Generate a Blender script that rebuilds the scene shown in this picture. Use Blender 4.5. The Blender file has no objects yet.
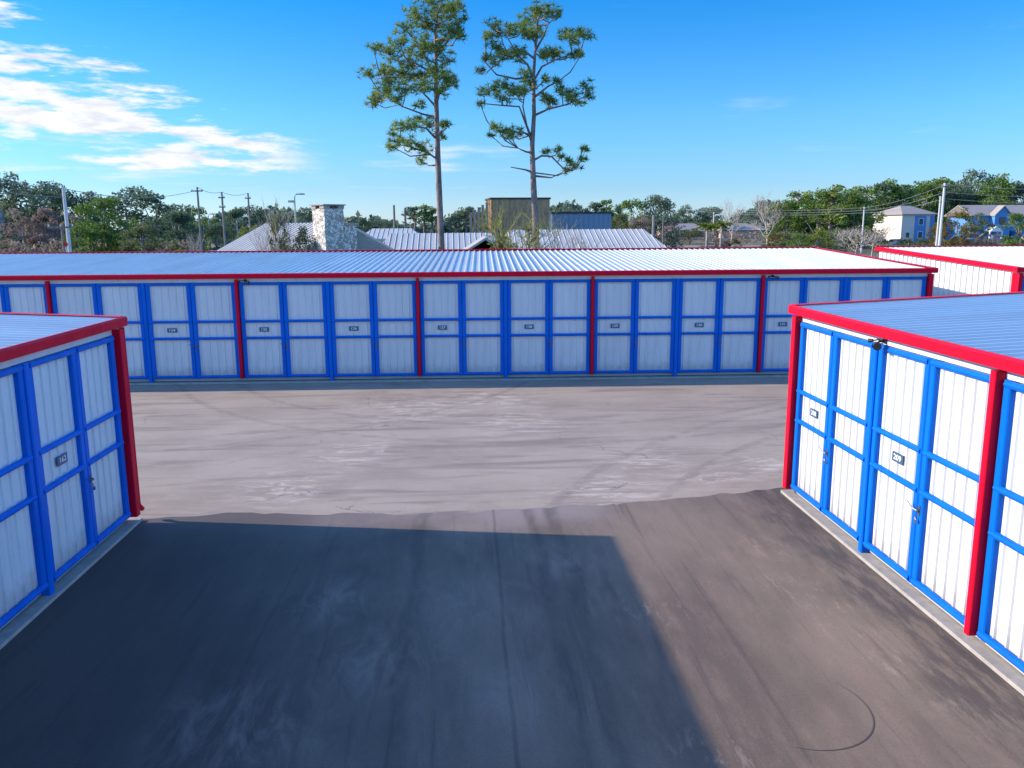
import bpy, math, random
import numpy as np
from mathutils import Vector, Matrix

C = bpy.context.scene.collection
scn = bpy.context.scene
R = math.radians

# ------------------------------------------------------------------ camera
F_PX, PITCH, YAW, ROLL, CAMH = 811.69, 10.5085, -2.8422, -0.3705, 4.2654
CX, CY = 507.78, 376.47
cam = bpy.data.objects.new('camera', bpy.data.cameras.new('camera'))
C.objects.link(cam)
_y, _p, _r = R(YAW), R(PITCH), R(ROLL)
FW = Vector((-math.sin(_y)*math.cos(_p), math.cos(_y)*math.cos(_p), -math.sin(_p)))
RT0 = Vector((math.cos(_y), math.sin(_y), 0)); UP0 = RT0.cross(FW)
RT = math.cos(_r)*RT0 + math.sin(_r)*UP0
UP = -math.sin(_r)*RT0 + math.cos(_r)*UP0
m = Matrix((RT, UP, -FW)).transposed().to_4x4(); m.translation = (0, 0, CAMH)
cam.matrix_world = m
cam.data.sensor_fit = 'HORIZONTAL'; cam.data.sensor_width = 36
cam.data.lens = F_PX/1024*36
cam.data.shift_x = (512-CX)/1024; cam.data.shift_y = (CY-384)/1024
cam.data.clip_start = 0.1; cam.data.clip_end = 6000
scn.camera = cam

# ------------------------------------------------------------------ light
SUN = Vector((-6.91, 1.12, 3.07)).normalized()
elev = math.asin(SUN.z); az = math.atan2(SUN.x, SUN.y)       # clockwise from +Y
scn.view_settings.view_transform = 'Standard'
scn.view_settings.look = 'None'
scn.view_settings.gamma = 1
scn.view_settings.exposure = 0.9
sd = bpy.data.lights.new('sun', 'SUN'); sd.energy = 3.8; sd.angle = R(0.5); sd.color = (1, 0.84, 0.66)
so = bpy.data.objects.new('sun', sd); C.objects.link(so)
so.rotation_euler = SUN.to_track_quat('Z', 'Y').to_euler(); so.location = (-60, 10, 40)

world = bpy.data.worlds.new('World'); scn.world = world; world.use_nodes = True
nt = world.node_tree; N = nt.nodes; L = nt.links; N.clear()
def nd(t, **kw):
    n = N.new(t)
    for k, v in kw.items(): setattr(n, k, v)
    return n
def vmath(op, a, b=None):
    n = nd('ShaderNodeMath', operation=op)
    for i, s in enumerate((a, b)):
        if s is None: continue
        if isinstance(s, (int, float)): n.inputs[i].default_value = s
        else: L.new(s, n.inputs[i])
    return n.outputs[0]
SKYT = [(0.42, 0.58, 0.95), (0.29, 0.47, 0.76), (0.22, 0.50, 0.77), (0.030, 0.42, 0.80), (1.0, 1.85, 2.45), (0.06, 0.04, 0.36)]
SKYT = [(r_*0.25, g_*0.25, b_*0.25, 1) for r_, g_, b_ in SKYT]
sky = nd('ShaderNodeTexSky', sky_type='NISHITA'); sky.sun_disc = False
sky.sun_elevation = elev; sky.sun_rotation = az; sky.altitude = 0
sky.air_density = 1.0; sky.dust_density = 0.3; sky.ozone_density = 2.2
# a clean, saturated winter sky: Nishita tinted towards blue, paler low down, plus an unseen bright band added higher up to fill shade
tint = nd('ShaderNodeMix', data_type='RGBA', blend_type='MULTIPLY'); tint.inputs['Factor'].default_value = 1
L.new(sky.outputs[0], tint.inputs[6])
tc0 = nd('ShaderNodeTexCoord'); sp0 = nd('ShaderNodeSeparateXYZ'); L.new(tc0.outputs['Generated'], sp0.inputs[0])
rp0 = nd('ShaderNodeValToRGB'); L.new(sp0.outputs[2], rp0.inputs[0])
cr = rp0.color_ramp; cr.elements[0].position = 0.0; cr.elements[0].color = SKYT[0]
cr.elements[1].position = 1.0; cr.elements[1].color = SKYT[5]
for q, cc in ((0.045, SKYT[1]), (0.12, SKYT[2]), (0.27, SKYT[3]), (0.42, SKYT[4])):
    e_ = cr.elements.new(q); e_.color = cc
boost = nd('ShaderNodeMix', data_type='RGBA', blend_type='MULTIPLY'); boost.inputs['Factor'].default_value = 1
L.new(rp0.outputs[0], boost.inputs[6]); boost.inputs[7].default_value = (4, 4, 4, 1)
L.new(boost.outputs[2], tint.inputs[7])
# clouds: noise on a high flat layer, denser towards the west (left)
tc = nd('ShaderNodeTexCoord'); sep = nd('ShaderNodeSeparateXYZ'); L.new(tc.outputs['Generated'], sep.inputs[0])
zc = vmath('MAXIMUM', sep.outputs[2], 0.015)
px_ = vmath('DIVIDE', sep.outputs[0], zc); py_ = vmath('DIVIDE', sep.outputs[1], zc)
comb = nd('ShaderNodeCombineXYZ'); L.new(px_, comb.inputs[0]); L.new(py_, comb.inputs[1])
def noise(scale, detail, rough, vec, scl=(1, 1, 1), loc=(0, 0, 0), rot=0):
    mp = nd('ShaderNodeMapping'); mp.inputs['Scale'].default_value = scl; mp.inputs['Location'].default_value = loc
    mp.inputs['Rotation'].default_value = (0, 0, rot)
    L.new(vec, mp.inputs[0]); n = nd('ShaderNodeTexNoise'); n.inputs['Scale'].default_value = scale
    n.inputs['Detail'].default_value = detail; n.inputs['Roughness'].default_value = rough
    L.new(mp.outputs[0], n.inputs['Vector']); return n.outputs['Fac']
def ramp(v, a, b, c0=0., c1=1.):
    n = nd('ShaderNodeMapRange'); n.interpolation_type = 'SMOOTHSTEP'
    n.inputs['From Min'].default_value = a; n.inputs['From Max'].default_value = b
    n.inputs['To Min'].default_value = c0; n.inputs['To Max'].default_value = c1
    L.new(v, n.inputs['Value']); return n.outputs[0]
azr = vmath('ARCTAN2', sep.outputs[0], sep.outputs[1])        # azimuth, + = right
el = vmath('ARCSINE', sep.outputs[2])
# main bank: hugs a line that falls to the right
cl_mid = vmath('ADD', vmath('MULTIPLY', azr, -0.19), 0.042)
cl_mid = vmath('ADD', cl_mid, ramp(azr, -0.54, -0.40, 0.024, 0))
dist = vmath('ABSOLUTE', vmath('SUBTRACT', el, cl_mid))
width = vmath('SUBTRACT', ramp(azr, -0.54, -0.41, 0.068, 0.040), ramp(azr, -0.41, -0.2, 0, 0.028))
bank = vmath('SUBTRACT', 1.0, vmath('DIVIDE', dist, width))
cmb2 = nd('ShaderNodeCombineXYZ'); L.new(azr, cmb2.inputs[0]); L.new(el, cmb2.inputs[1])
n1 = noise(9, 7, 0.62, cmb2.outputs[0], (1.0, 5.5, 1), (3.1, 1.7, 0), 0.10)
n2 = noise(26, 5, 0.6, cmb2.outputs[0], (1.0, 4.0, 1), (1, 5, 0), 0.10)
dens = vmath('ADD', vmath('MULTIPLY', vmath('MAXIMUM', bank, -1.6), 0.75), vmath('MULTIPLY', vmath('SUBTRACT', n1, 0.52), 5.2))
dens = vmath('ADD', dens, vmath('MULTIPLY', vmath('SUBTRACT', n2, 0.5), 1.0))
gate = ramp(azr, -0.25, -0.15, 1, 0)
bk = vmath('MULTIPLY', ramp(dens, -0.28, 0.60), gate)
# thin wisps low between the pines and one streak high
n3 = noise(7, 6, 0.55, cmb2.outputs[0], (1.0, 9.0, 1), (8, 2, 0), 0.05)
band = vmath('MULTIPLY', ramp(el, 0.035, 0.055), ramp(el, 0.11, 0.085))
band = vmath('MULTIPLY', band, ramp(azr, 0.14, -0.02))
wis = vmath('MULTIPLY', ramp(n3, 0.50, 0.72), band)
wis = vmath('MULTIPLY', wis, 0.55)
n4 = noise(5, 5, 0.55, cmb2.outputs[0], (1.0, 6.0, 1), (2, 9, 0), 0.25)
hi = vmath('MULTIPLY', ramp(n4, 0.62, 0.85), 0.30)
cov = vmath('MAXIMUM', bk, vmath('MAXIMUM', wis, hi))
mix = nd('ShaderNodeMix', data_type='RGBA')
L.new(cov, mix.inputs['Factor']); L.new(tint.outputs[2], mix.inputs[6])
shade = nd('ShaderNodeMix', data_type='RGBA'); L.new(ramp(n2, 0.35, 0.6), shade.inputs['Factor'])
shade.inputs[6].default_value = (2.9, 3.05, 3.35, 1); shade.inputs[7].default_value = (3.75, 3.78, 3.85, 1)
L.new(shade.outputs[2], mix.inputs[7])
bg = nd('ShaderNodeBackground'); bg.inputs['Strength'].default_value = 0.15
L.new(mix.outputs[2], bg.inputs['Color'])
wo = nd('ShaderNodeOutputWorld'); L.new(bg.outputs[0], wo.inputs[0])

# ------------------------------------------------------------------ helpers
def at(px, dist):
    """point on the ground seen in picture column px (at the horizon), dist metres ahead"""
    v = FW*F_PX + (px-CX)*RT + 150*UP      # the horizon row
    return v.x*dist/v.y, dist
def ray(px, py, dist):
    v = FW*F_PX+(px-CX)*RT-(py-CY)*UP
    k = dist/v.y
    return Vector((v.x*k, dist, CAMH+v.z*k))
def zat(py, px, dist): return ray(px, py, dist).z

class MB:
    def __init__(s): s.v = []; s.f = []; s.mi = []; s.n = 0
    def add(s, vs, fs, mi=0):
        b = s.n; s.v += [tuple(v) for v in vs]; s.n = len(s.v)
        s.f += [tuple(i+b for i in f) for f in fs]; s.mi += [mi]*len(fs)
    def box(s, x0, x1, y0, y1, z0, z1, mi=0, sh=0.0):
        vs = [(x, y, z+sh*y) for z in (z0, z1) for y in (y0, y1) for x in (x0, x1)]
        s.add(vs, [(0, 2, 3, 1), (4, 5, 7, 6), (0, 1, 5, 4), (2, 6, 7, 3), (0, 4, 6, 2), (1, 3, 7, 5)], mi)
    def cbox(s, x0, x1, y0, y1, z0, z1, c=0.012, mi=0):
        """upright bar whose two front (-y) edges are rounded off"""
        p = [(x0, y1), (x0, y0+c), (x0+c, y0), (x1-c, y0), (x1, y0+c), (x1, y1)]
        vs = [(x, y, z) for z in (z0, z1) for x, y in p]
        s.add(vs, [tuple(range(5, -1, -1)), tuple(range(6, 12))] + [(i, i+6, (i+1) % 6+6, (i+1) % 6) for i in range(6)], mi)
        s.f[-6:] = [tuple(reversed(f)) for f in s.f[-6:]]
    def tube(s, pts, rads, n=6, mi=0, cap=True):
        pts = [Vector(p) for p in pts]
        if not hasattr(rads, '__len__'): rads = [rads]*len(pts)
        rads = [float(q) for q in rads]; rings = []
        for i, p in enumerate(pts):
            d = (pts[min(i+1, len(pts)-1)]-pts[max(i-1, 0)])
            if d.length < 1e-9: d = Vector((0, 0, 1))
            d.normalize()
            a = Vector((0, 0, 1)) if abs(d.z) < 0.9 else Vector((1, 0, 0))
            u = d.cross(a).normalized(); w = d.cross(u)
            rings.append([p+rads[i]*(math.cos(2*math.pi*k/n)*u+math.sin(2*math.pi*k/n)*w) for k in range(n)])
        vs = [v for r_ in rings for v in r_]; fs = []
        for i in range(len(pts)-1):
            for k in range(n):
                fs.append((i*n+k, i*n+(k+1) % n, (i+1)*n+(k+1) % n, (i+1)*n+k))
        if cap: fs += [tuple(range(n-1, -1, -1)), tuple((len(pts)-1)*n+k for k in range(n))]
        s.add(vs, fs, mi)
    def mesh(s, name, mats, smooth=False):
        me = bpy.data.meshes.new(name); me.from_pydata(s.v, [], s.f)
        for m_ in (mats if isinstance(mats, (list, tuple)) else [mats]): me.materials.append(m_)
        me.polygons.foreach_set('material_index', s.mi)
        if smooth: me.polygons.foreach_set('use_smooth', [True]*len(s.f))
        me.update(); return me
    def build(s, name, mats, parent=None, smooth=False):
        return link(name, s.mesh(name, mats, smooth), parent)
def link(name, me, parent=None):
    o = bpy.data.objects.new(name, me); C.objects.link(o)
    if parent: o.parent = parent
    return o
def tag(o, label=None, cat=None, group=None, kind=None):
    if label: o['label'] = label
    if cat: o['category'] = cat
    if group: o['group'] = group
    if kind: o['kind'] = kind
    return o
def thing(name, label, cat, loc=(0, 0, 0), rz=0, group=None):
    o = bpy.data.objects.new(name, None); C.objects.link(o)
    o.location = loc; o.rotation_euler = (0, 0, rz); o.empty_display_size = 0.3
    return tag(o, label, cat, group)
def copy_tree(o, parent=None):
    c = o.copy(); C.objects.link(c)
    if parent: c.parent = parent
    for ch in list(o.children): copy_tree(ch, c)
    return c

# ------------------------------------------------------------------ materials
class NM:
    def __init__(s, name, rough=0.6, metal=0.0, col=(0.5, 0.5, 0.5)):
        s.m = bpy.data.materials.new(name); s.m.use_nodes = True
        s.nt = s.m.node_tree; s.b = s.nt.nodes['Principled BSDF']
        s.b.inputs['Roughness'].default_value = rough; s.b.inputs['Metallic'].default_value = metal
        s.b.inputs['Base Color'].default_value = (*col, 1)
        s.tc = s.nt.nodes.new('ShaderNodeTexCoord')
    def noise(s, scale, detail=4, rough=0.55, scl=(1, 1, 1), coord='Object', loc=(0, 0, 0), dist=0.0, rot=0.0):
        mp = s.nt.nodes.new('ShaderNodeMapping'); mp.inputs['Scale'].default_value = scl
        mp.inputs['Location'].default_value = loc; mp.inputs['Rotation'].default_value = (0, 0, rot)
        s.nt.links.new(s.tc.outputs[coord], mp.inputs[0])
        n = s.nt.nodes.new('ShaderNodeTexNoise'); n.inputs['Scale'].default_value = scale
        n.inputs['Detail'].default_value = detail; n.inputs['Roughness'].default_value = rough
        n.inputs['Distortion'].default_value = dist
        s.nt.links.new(mp.outputs[0], n.inputs['Vector']); return n.outputs['Fac']
    def rng(s, v, a, b, c0=0., c1=1.):
        n = s.nt.nodes.new('ShaderNodeMapRange'); n.interpolation_type = 'SMOOTHSTEP'
        for k, x in zip(('From Min', 'From Max', 'To Min', 'To Max'), (a, b, c0, c1)): n.inputs[k].default_value = x
        s.nt.links.new(v, n.inputs['Value']); return n.outputs[0]
    def math(s, op, a, b=None):
        n = s.nt.nodes.new('ShaderNodeMath'); n.operation = op
        for i, x in enumerate((a, b)):
            if x is None: continue
            if isinstance(x, (int, float)): n.inputs[i].default_value = x
            else: s.nt.links.new(x, n.inputs[i])
        return n.outputs[0]
    def mix(s, f, a, b):
        n = s.nt.nodes.new('ShaderNodeMix'); n.data_type = 'RGBA'
        if isinstance(f, (int, float)): n.inputs['Factor'].default_value = f
        else: s.nt.links.new(f, n.inputs['Factor'])
        for i, x in ((6, a), (7, b)):
            if isinstance(x, tuple): n.inputs[i].default_value = (*x, 1)
            else: s.nt.links.new(x, n.inputs[i])
        return n.outputs[2]
    def col(s, c): s.nt.links.new(c, s.b.inputs['Base Color']); return s
    def rgh(s, c): s.nt.links.new(c, s.b.inputs['Roughness']); return s
    def bump(s, h, strength=0.3, dist=0.02):
        n = s.nt.nodes.new('ShaderNodeBump'); n.inputs['Strength'].default_value = strength
        n.inputs['Distance'].default_value = dist
        s.nt.links.new(h, n.inputs['Height']); s.nt.links.new(n.outputs[0], s.b.inputs['Normal']); return s
    def spot(s, x, y, r):
        """1 at the point, fading to 0 at distance r (object coordinates)"""
        n = s.nt.nodes.new('ShaderNodeVectorMath'); n.operation = 'DISTANCE'
        s.nt.links.new(s.tc.outputs['Object'], n.inputs[0]); n.inputs[1].default_value = (x, y, 0)
        return s.rng(n.outputs['Value'], 0, r, 1, 0)

def paint(name, col, dark, rough=0.35, f=0.6):
    n = NM(name, rough); k = n.noise(3.0, 6, 0.65, (1, 1, 0.25)); k2 = n.noise(40, 3, 0.6)
    c = n.mix(n.rng(k, 0.35, 0.75), col, dark)
    c = n.mix(n.rng(k2, 0.62, 0.8, 0, f*0.5), c, dark)
    oi = n.nt.nodes.new('ShaderNodeObjectInfo')
    c = n.mix(n.rng(oi.outputs['Random'], 0, 1, 0, 0.3), c, dark)
    kc = n.noise(26, 5, 0.75, (1, 1, 0.5)); kz = n.noise(1.4, 3)
    c = n.mix(n.math('MULTIPLY', n.rng(kc, 0.66, 0.72, 0, 0.8), n.rng(kz, 0.45, 0.6)), c, (0.25, 0.20, 0.17))
    n.col(c); n.rgh(n.rng(k, 0.3, 0.8, rough, rough+0.2)); n.b.inputs['Specular IOR Level'].default_value = 0.12; return n.m
M_WHITE = NM('white_panel_paint', 0.42)
k = M_WHITE.noise(5, 6, 0.7, (1, 1, 0.12)); k2 = M_WHITE.noise(0.8, 3)
c = M_WHITE.mix(M_WHITE.rng(k, 0.42, 0.8), (0.68, 0.69, 0.70), (0.55, 0.56, 0.57))
c = M_WHITE.mix(M_WHITE.rng(k2, 0.45, 0.8, 0, 0.5), c, (0.64, 0.64, 0.64)); 
oi = M_WHITE.nt.nodes.new('ShaderNodeObjectInfo')
c = M_WHITE.mix(M_WHITE.rng(oi.outputs['Random'], 0, 1, 0, 0.35), c, (0.60, 0.60, 0.585))
spw = M_WHITE.nt.nodes.new('ShaderNodeSeparateXYZ'); M_WHITE.nt.links.new(M_WHITE.tc.outputs['Object'], spw.inputs[0])
ks = M_WHITE.noise(9, 6, 0.75, (1, 1, 0.5)); zz = M_WHITE.math('SUBTRACT', spw.outputs[2], M_WHITE.math('MULTIPLY', ks, 0.55))
c = M_WHITE.mix(M_WHITE.rng(zz, -0.12, 0.22, 0.55, 0), c, (0.36, 0.31, 0.27))
kst = M_WHITE.noise(11, 4, 0.7, (1, 1, 0.04))
c = M_WHITE.mix(M_WHITE.rng(kst, 0.58, 0.74, 0, 0.40), c, (0.44, 0.43, 0.42))
M_WHITE.col(c)
M_WHITE = M_WHITE.m
M_BLUE = paint('blue_frame_paint', (0.001, 0.145, 0.62), (0.001, 0.11, 0.50), 0.38)
M_RED = paint('red_trim_paint', (0.70, 0.003, 0.028), (0.58, 0.003, 0.024), 0.4)
M_DARK = NM('dark_metal', 0.5, 0.0, (0.03, 0.03, 0.035)).m
M_STEEL = NM('zinc_steel', 0.35, 0.9, (0.45, 0.45, 0.45)).m
M_PLATE = NM('navy_plate', 0.4, 0.0, (0.05, 0.10, 0.17)).m
M_DIGIT = NM('plate_digit_white', 0.5, 0.0, (0.7, 0.75, 0.8)).m
M_LATCH = NM('latch_steel', 0.4, 0.6, (0.16, 0.16, 0.17)).m
M_LENS = NM('lamp_glass', 0.15, 0.0, (0.5, 0.5, 0.48)).m

def metal_roof(name, base, dark, metal=0.75, rough=0.34):
    n = NM(name, rough, metal); k = n.noise(1.2, 5, 0.6, (1, 0.15, 1)); k2 = n.noise(14, 4, 0.7)
    c = n.mix(n.rng(k, 0.3, 0.75), base, dark); c = n.mix(n.rng(k2, 0.6, 0.8, 0, 0.5), c, dark); n.col(c)
    n.rgh(n.rng(k, 0.3, 0.8, rough-0.04, rough+0.14))
    kb = n.noise(1.1, 1, 0.5, (1, 0.01, 0.01)); kt = n.noise(3.0, 5, 0.75, (1, 0.25, 1))
    c = n.mix(n.rng(kb, 0.49, 0.51, 0, 0.22), c, dark); c = n.mix(n.rng(kt, 0.60, 0.72, 0, 0.45), c, tuple(q*0.72 for q in dark)); n.col(c); return n.m
M_ROOF = metal_roof('galvalume_roof', (0.68, 0.69, 0.70), (0.55, 0.57, 0.60), 0.55, 0.42)
M_ROOF2 = metal_roof('grey_metal_roof', (0.56, 0.54, 0.51), (0.44, 0.43, 0.41), 0.1, 0.6)

M_SLAB = NM('concrete_footing', 0.85)
k = M_SLAB.noise(6, 6, 0.7); k2 = M_SLAB.noise(1.1, 4)
c = M_SLAB.mix(M_SLAB.rng(k, 0.3, 0.75), (0.42, 0.39, 0.355), (0.28, 0.26, 0.235))
c = M_SLAB.mix(M_SLAB.rng(k2, 0.4, 0.75, 0, 0.6), c, (0.34, 0.31, 0.28)); M_SLAB.col(c).bump(k, 0.4, 0.01)
M_SLAB = M_SLAB.m

# ------------------------------------------------------------------ ground
def sheet(name, pts, z, mat, kind='structure'):
    mb = MB(); mb.add([(x, y, z) for x, y in pts], [tuple(range(len(pts)))])
    return tag(mb.build(name, mat), kind=kind)
g = NM('dry_grass_ground', 0.95)
k = g.noise(0.03, 6, 0.6); k2 = g.noise(0.25, 6, 0.7)
c = g.mix(g.rng(k, 0.38, 0.62), (0.17, 0.125, 0.065), (0.085, 0.095, 0.03))
c = g.mix(g.rng(k2, 0.4, 0.7, 0, 0.7), c, (0.22, 0.165, 0.10)); g.col(c)
sheet('ground', [(-2500, -60), (2500, -60), (2500, 4000), (-2500, 4000)], -0.10, g.m)

y = NM('worn_pale_asphalt', 0.9)
k = y.noise(0.35, 7, 0.62, (1, 1.6, 1)); k2 = y.noise(2.2, 8, 0.72, (1, 1.5, 1)); k3 = y.noise(70, 3, 0.7)
kst = y.noise(0.9, 6, 0.6, (0.35, 3.0, 1), dist=0.6)
c = y.mix(y.rng(k, 0.34, 0.66), (0.32, 0.255, 0.20), (0.42, 0.345, 0.272))
c = y.mix(y.rng(k2, 0.42, 0.72, 0, 0.55), c, (0.44, 0.345, 0.29))
c = y.mix(y.rng(kst, 0.50, 0.66, 0, 0.65), c, (0.21, 0.16, 0.138))
dst = None
for sx, sy, sr in ((-1.4, 19.2, 2.4), (0.5, 20.1, 2.0), (-3.1, 13.3, 1.6), (1.1, 17.6, 1.8), (3.2, 14.4, 1.4), (4.2, 13.4, 1.2), (-2.2, 15.3, 1.5), (2.2, 12.8, 1.6), (5.4, 14.0, 1.2)):
    q = y.spot(sx, sy, sr); dst = q if dst is None else y.math('MAXIMUM', dst, q)
kd = y.noise(2.6, 7, 0.72, (0.6, 1.8, 1), dist=0.8)
c = y.mix(y.math('MULTIPLY', dst, y.rng(kd, 0.46, 0.66, 0, 0.85)), c, (0.68, 0.58, 0.50))
c = y.mix(y.rng(k3, 0.45, 0.75, 0, 0.35), c, (0.17, 0.14, 0.13))
k4 = y.noise(230, 2, 0.8)
c = y.mix(y.rng(k4, 0.40, 0.72, 0.0, 0.45), c, (0.12, 0.10, 0.09))
def crack(n, scale, wid, seedloc, amount, c, colr, warp=0.5):
    """thin wandering cracks"""
    mp = n.nt.nodes.new('ShaderNodeMapping'); mp.inputs['Location'].default_value = seedloc
    n.nt.links.new(n.tc.outputs['Object'], mp.inputs[0])
    nz = n.nt.nodes.new('ShaderNodeTexNoise'); nz.inputs['Scale'].default_value = 1.3; nz.inputs['Detail'].default_value = 5
    n.nt.links.new(mp.outputs[0], nz.inputs['Vector'])
    mx = n.nt.nodes.new('ShaderNodeVectorMath'); mx.operation = 'MULTIPLY_ADD'
    n.nt.links.new(nz.outputs['Color'], mx.inputs[0]); mx.inputs[1].default_value = (warp, warp, 0); n.nt.links.new(mp.outputs[0], mx.inputs[2])
    vo = n.nt.nodes.new('ShaderNodeTexVoronoi'); vo.feature = 'DISTANCE_TO_EDGE'; vo.inputs['Scale'].default_value = scale
    n.nt.links.new(mx.outputs[0], vo.inputs['Vector'])
    msk = n.rng(n.noise(0.45, 4, 0.6, loc=seedloc), 0.50, 0.62, 0, amount)
    return n.mix(n.math('MULTIPLY', msk, n.rng(vo.outputs['Distance'], 0.0, wid, 1, 0)), c, colr)
c = crack(y, 0.35, 0.006, (3, 1, 0), 0.8, c, (0.10, 0.085, 0.08), 1.4)
# sweeping tyre tracks of vehicles turning between the rows
for (tx, ty, tr) in ((2.0, 26.5, 9.2), (2.0, 26.5, 10.7), (-9.0, 27.0, 11.6), (14.0, 6.0, 12.6), (14.0, 6.0, 14.1)):
    vd = y.nt.nodes.new('ShaderNodeVectorMath'); vd.operation = 'DISTANCE'
    y.nt.links.new(y.tc.outputs['Object'], vd.inputs[0]); vd.inputs[1].default_value = (tx, ty, 0)
    dd = y.math('ABSOLUTE', y.math('SUBTRACT', vd.outputs['Value'], tr))
    c = y.mix(y.math('MULTIPLY', y.rng(dd, 0.05, 0.14, 1, 0), y.rng(k2, 0.38, 0.62, 0.0, 0.42)), c, (0.14, 0.115, 0.105))
y.col(c).bump(k3, 0.35, 0.006)
sheet('paved_yard', [(-40, -8), (40, -8), (40, 33.5), (-40, 33.5)], -0.05, y.m)

a = NM('dark_lane_asphalt', 0.82)
k = a.noise(0.30, 6, 0.6, (1.6, 0.7, 1)); k2 = a.noise(1.4, 8, 0.7, (2.2, 0.45, 1)); k3 = a.noise(80, 3, 0.7)
ks = a.noise(1.3, 6, 0.6, (5.0, 0.22, 1), dist=0.5, rot=0.05)
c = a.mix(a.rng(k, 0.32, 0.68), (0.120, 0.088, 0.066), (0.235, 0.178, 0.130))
c = a.mix(a.rng(k2, 0.44, 0.72, 0, 0.55), c, (0.27, 0.185, 0.14))
c = a.mix(a.rng(ks, 0.55, 0.70, 0, 0.45), c, (0.062, 0.046, 0.042))
# edge of the lane is paler and dusty where the two pavings meet; pale scuffs down the right
sp = a.nt.nodes.new('ShaderNodeSeparateXYZ'); a.nt.links.new(a.tc.outputs['Object'], sp.inputs[0])
kw = a.noise(0.7, 5, 0.6)
yy = a.math('ADD', sp.outputs[1], a.math('MULTIPLY', kw, 1.6))
xx = a.math('ADD', sp.outputs[0], a.math('MULTIPLY', kw, 1.2))
e1 = a.math('MULTIPLY', a.rng(yy, 11.6, 12.7), a.rng(xx, 2.9, 2.3))
c = a.mix(a.math('MULTIPLY', e1, 0.75), c, (0.30, 0.245, 0.23))
scf = None; scl2 = ((0.1, 8.8, 1.2), (-0.9, 7.6, 1.2), (1.3, 9.9, 0.9), (-2.0, 6.6, 1.3), (-1.6, 9.0, 1.0), (0.4, 6.9, 0.9))
for sx, sy, sr in ((3.9, 9.0, 0.9), (4.15, 8.2, 0.8), (4.0, 10.2, 0.6), (4.3, 7.2, 0.6), (2.0, 8.5, 0.7), (4.4, 6.5, 0.5), (2.0, 5.9, 0.8)):
    q = a.spot(sx, sy, sr); scf = q if scf is None else a.math('MAXIMUM', scf, q)
kd = a.noise(3.6, 8, 0.78, (2.6, 0.7, 1), dist=0.4)
c = a.mix(a.math('MULTIPLY', scf, a.rng(kd, 0.50, 0.66, 0, 0.55)), c, (0.42, 0.32, 0.25))
# dark uneven strip beside the right footing
e2 = a.math('MULTIPLY', a.rng(xx, 4.7, 5.3), a.rng(a.noise(2.5, 6, 0.7, (3, 0.5, 1)), 0.38, 0.6, 0.2, 0.8))
c = a.mix(e2, c, (0.045, 0.038, 0.036))
c = a.mix(a.rng(k3, 0.42, 0.75, 0, 0.4), c, (0.035, 0.03, 0.03))
k4 = a.noise(260, 2, 0.8)
c = a.mix(a.rng(k4, 0.56, 0.78, 0.0, 0.55), c, (0.36, 0.28, 0.23))
# paving joints down the lane and a blacker tone growing towards its left
kj = a.noise(0.9, 4, 0.6, (1, 0.4, 1))
for jx in (0.35,):
    jj = a.math('ABSOLUTE', a.math('SUBTRACT', a.math('ADD', sp.outputs[0], a.math('MULTIPLY', kj, 0.12)), jx+0.06))
    c = a.mix(a.rng(jj, 0.008, 0.03, 0.4, 0), c, (0.045, 0.036, 0.032))
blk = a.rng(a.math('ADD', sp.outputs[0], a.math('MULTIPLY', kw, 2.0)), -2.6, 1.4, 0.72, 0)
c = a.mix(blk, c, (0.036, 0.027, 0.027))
for jx in (0.9, 1.25, -0.7):
    jj = a.math('ABSOLUTE', a.math('SUBTRACT', a.math('ADD', sp.outputs[0], a.math('MULTIPLY', kj, 0.5)), jx+0.25))
    c = a.mix(a.math('MULTIPLY', a.rng(jj, 0.03, 0.16, 1, 0), a.rng(k2, 0.35, 0.65, 0.0, 0.6)), c, (0.045, 0.036, 0.032))
dst2 = None
for sx, sy, sr in scl2:
    q = a.spot(sx, sy, sr); dst2 = q if dst2 is None else a.math('MAXIMUM', dst2, q)
kq = a.noise(1.6, 8, 0.75, (2.0, 0.6, 1), dist=0.8, rot=0.5)
c = a.mix(a.math('MULTIPLY', dst2, a.rng(kq, 0.40, 0.66, 0, 0.6)), c, (0.30, 0.23, 0.19))
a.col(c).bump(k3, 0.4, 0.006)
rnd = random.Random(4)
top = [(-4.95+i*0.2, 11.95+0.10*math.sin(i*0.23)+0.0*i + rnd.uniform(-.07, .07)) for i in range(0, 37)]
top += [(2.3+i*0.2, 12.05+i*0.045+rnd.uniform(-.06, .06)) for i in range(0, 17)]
sheet('asphalt_lane', [(-5.6, 11.9)]+top+[(5.9, 12.6), (5.9, -8), (-5.6, -8)], -0.044, a.m)

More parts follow.
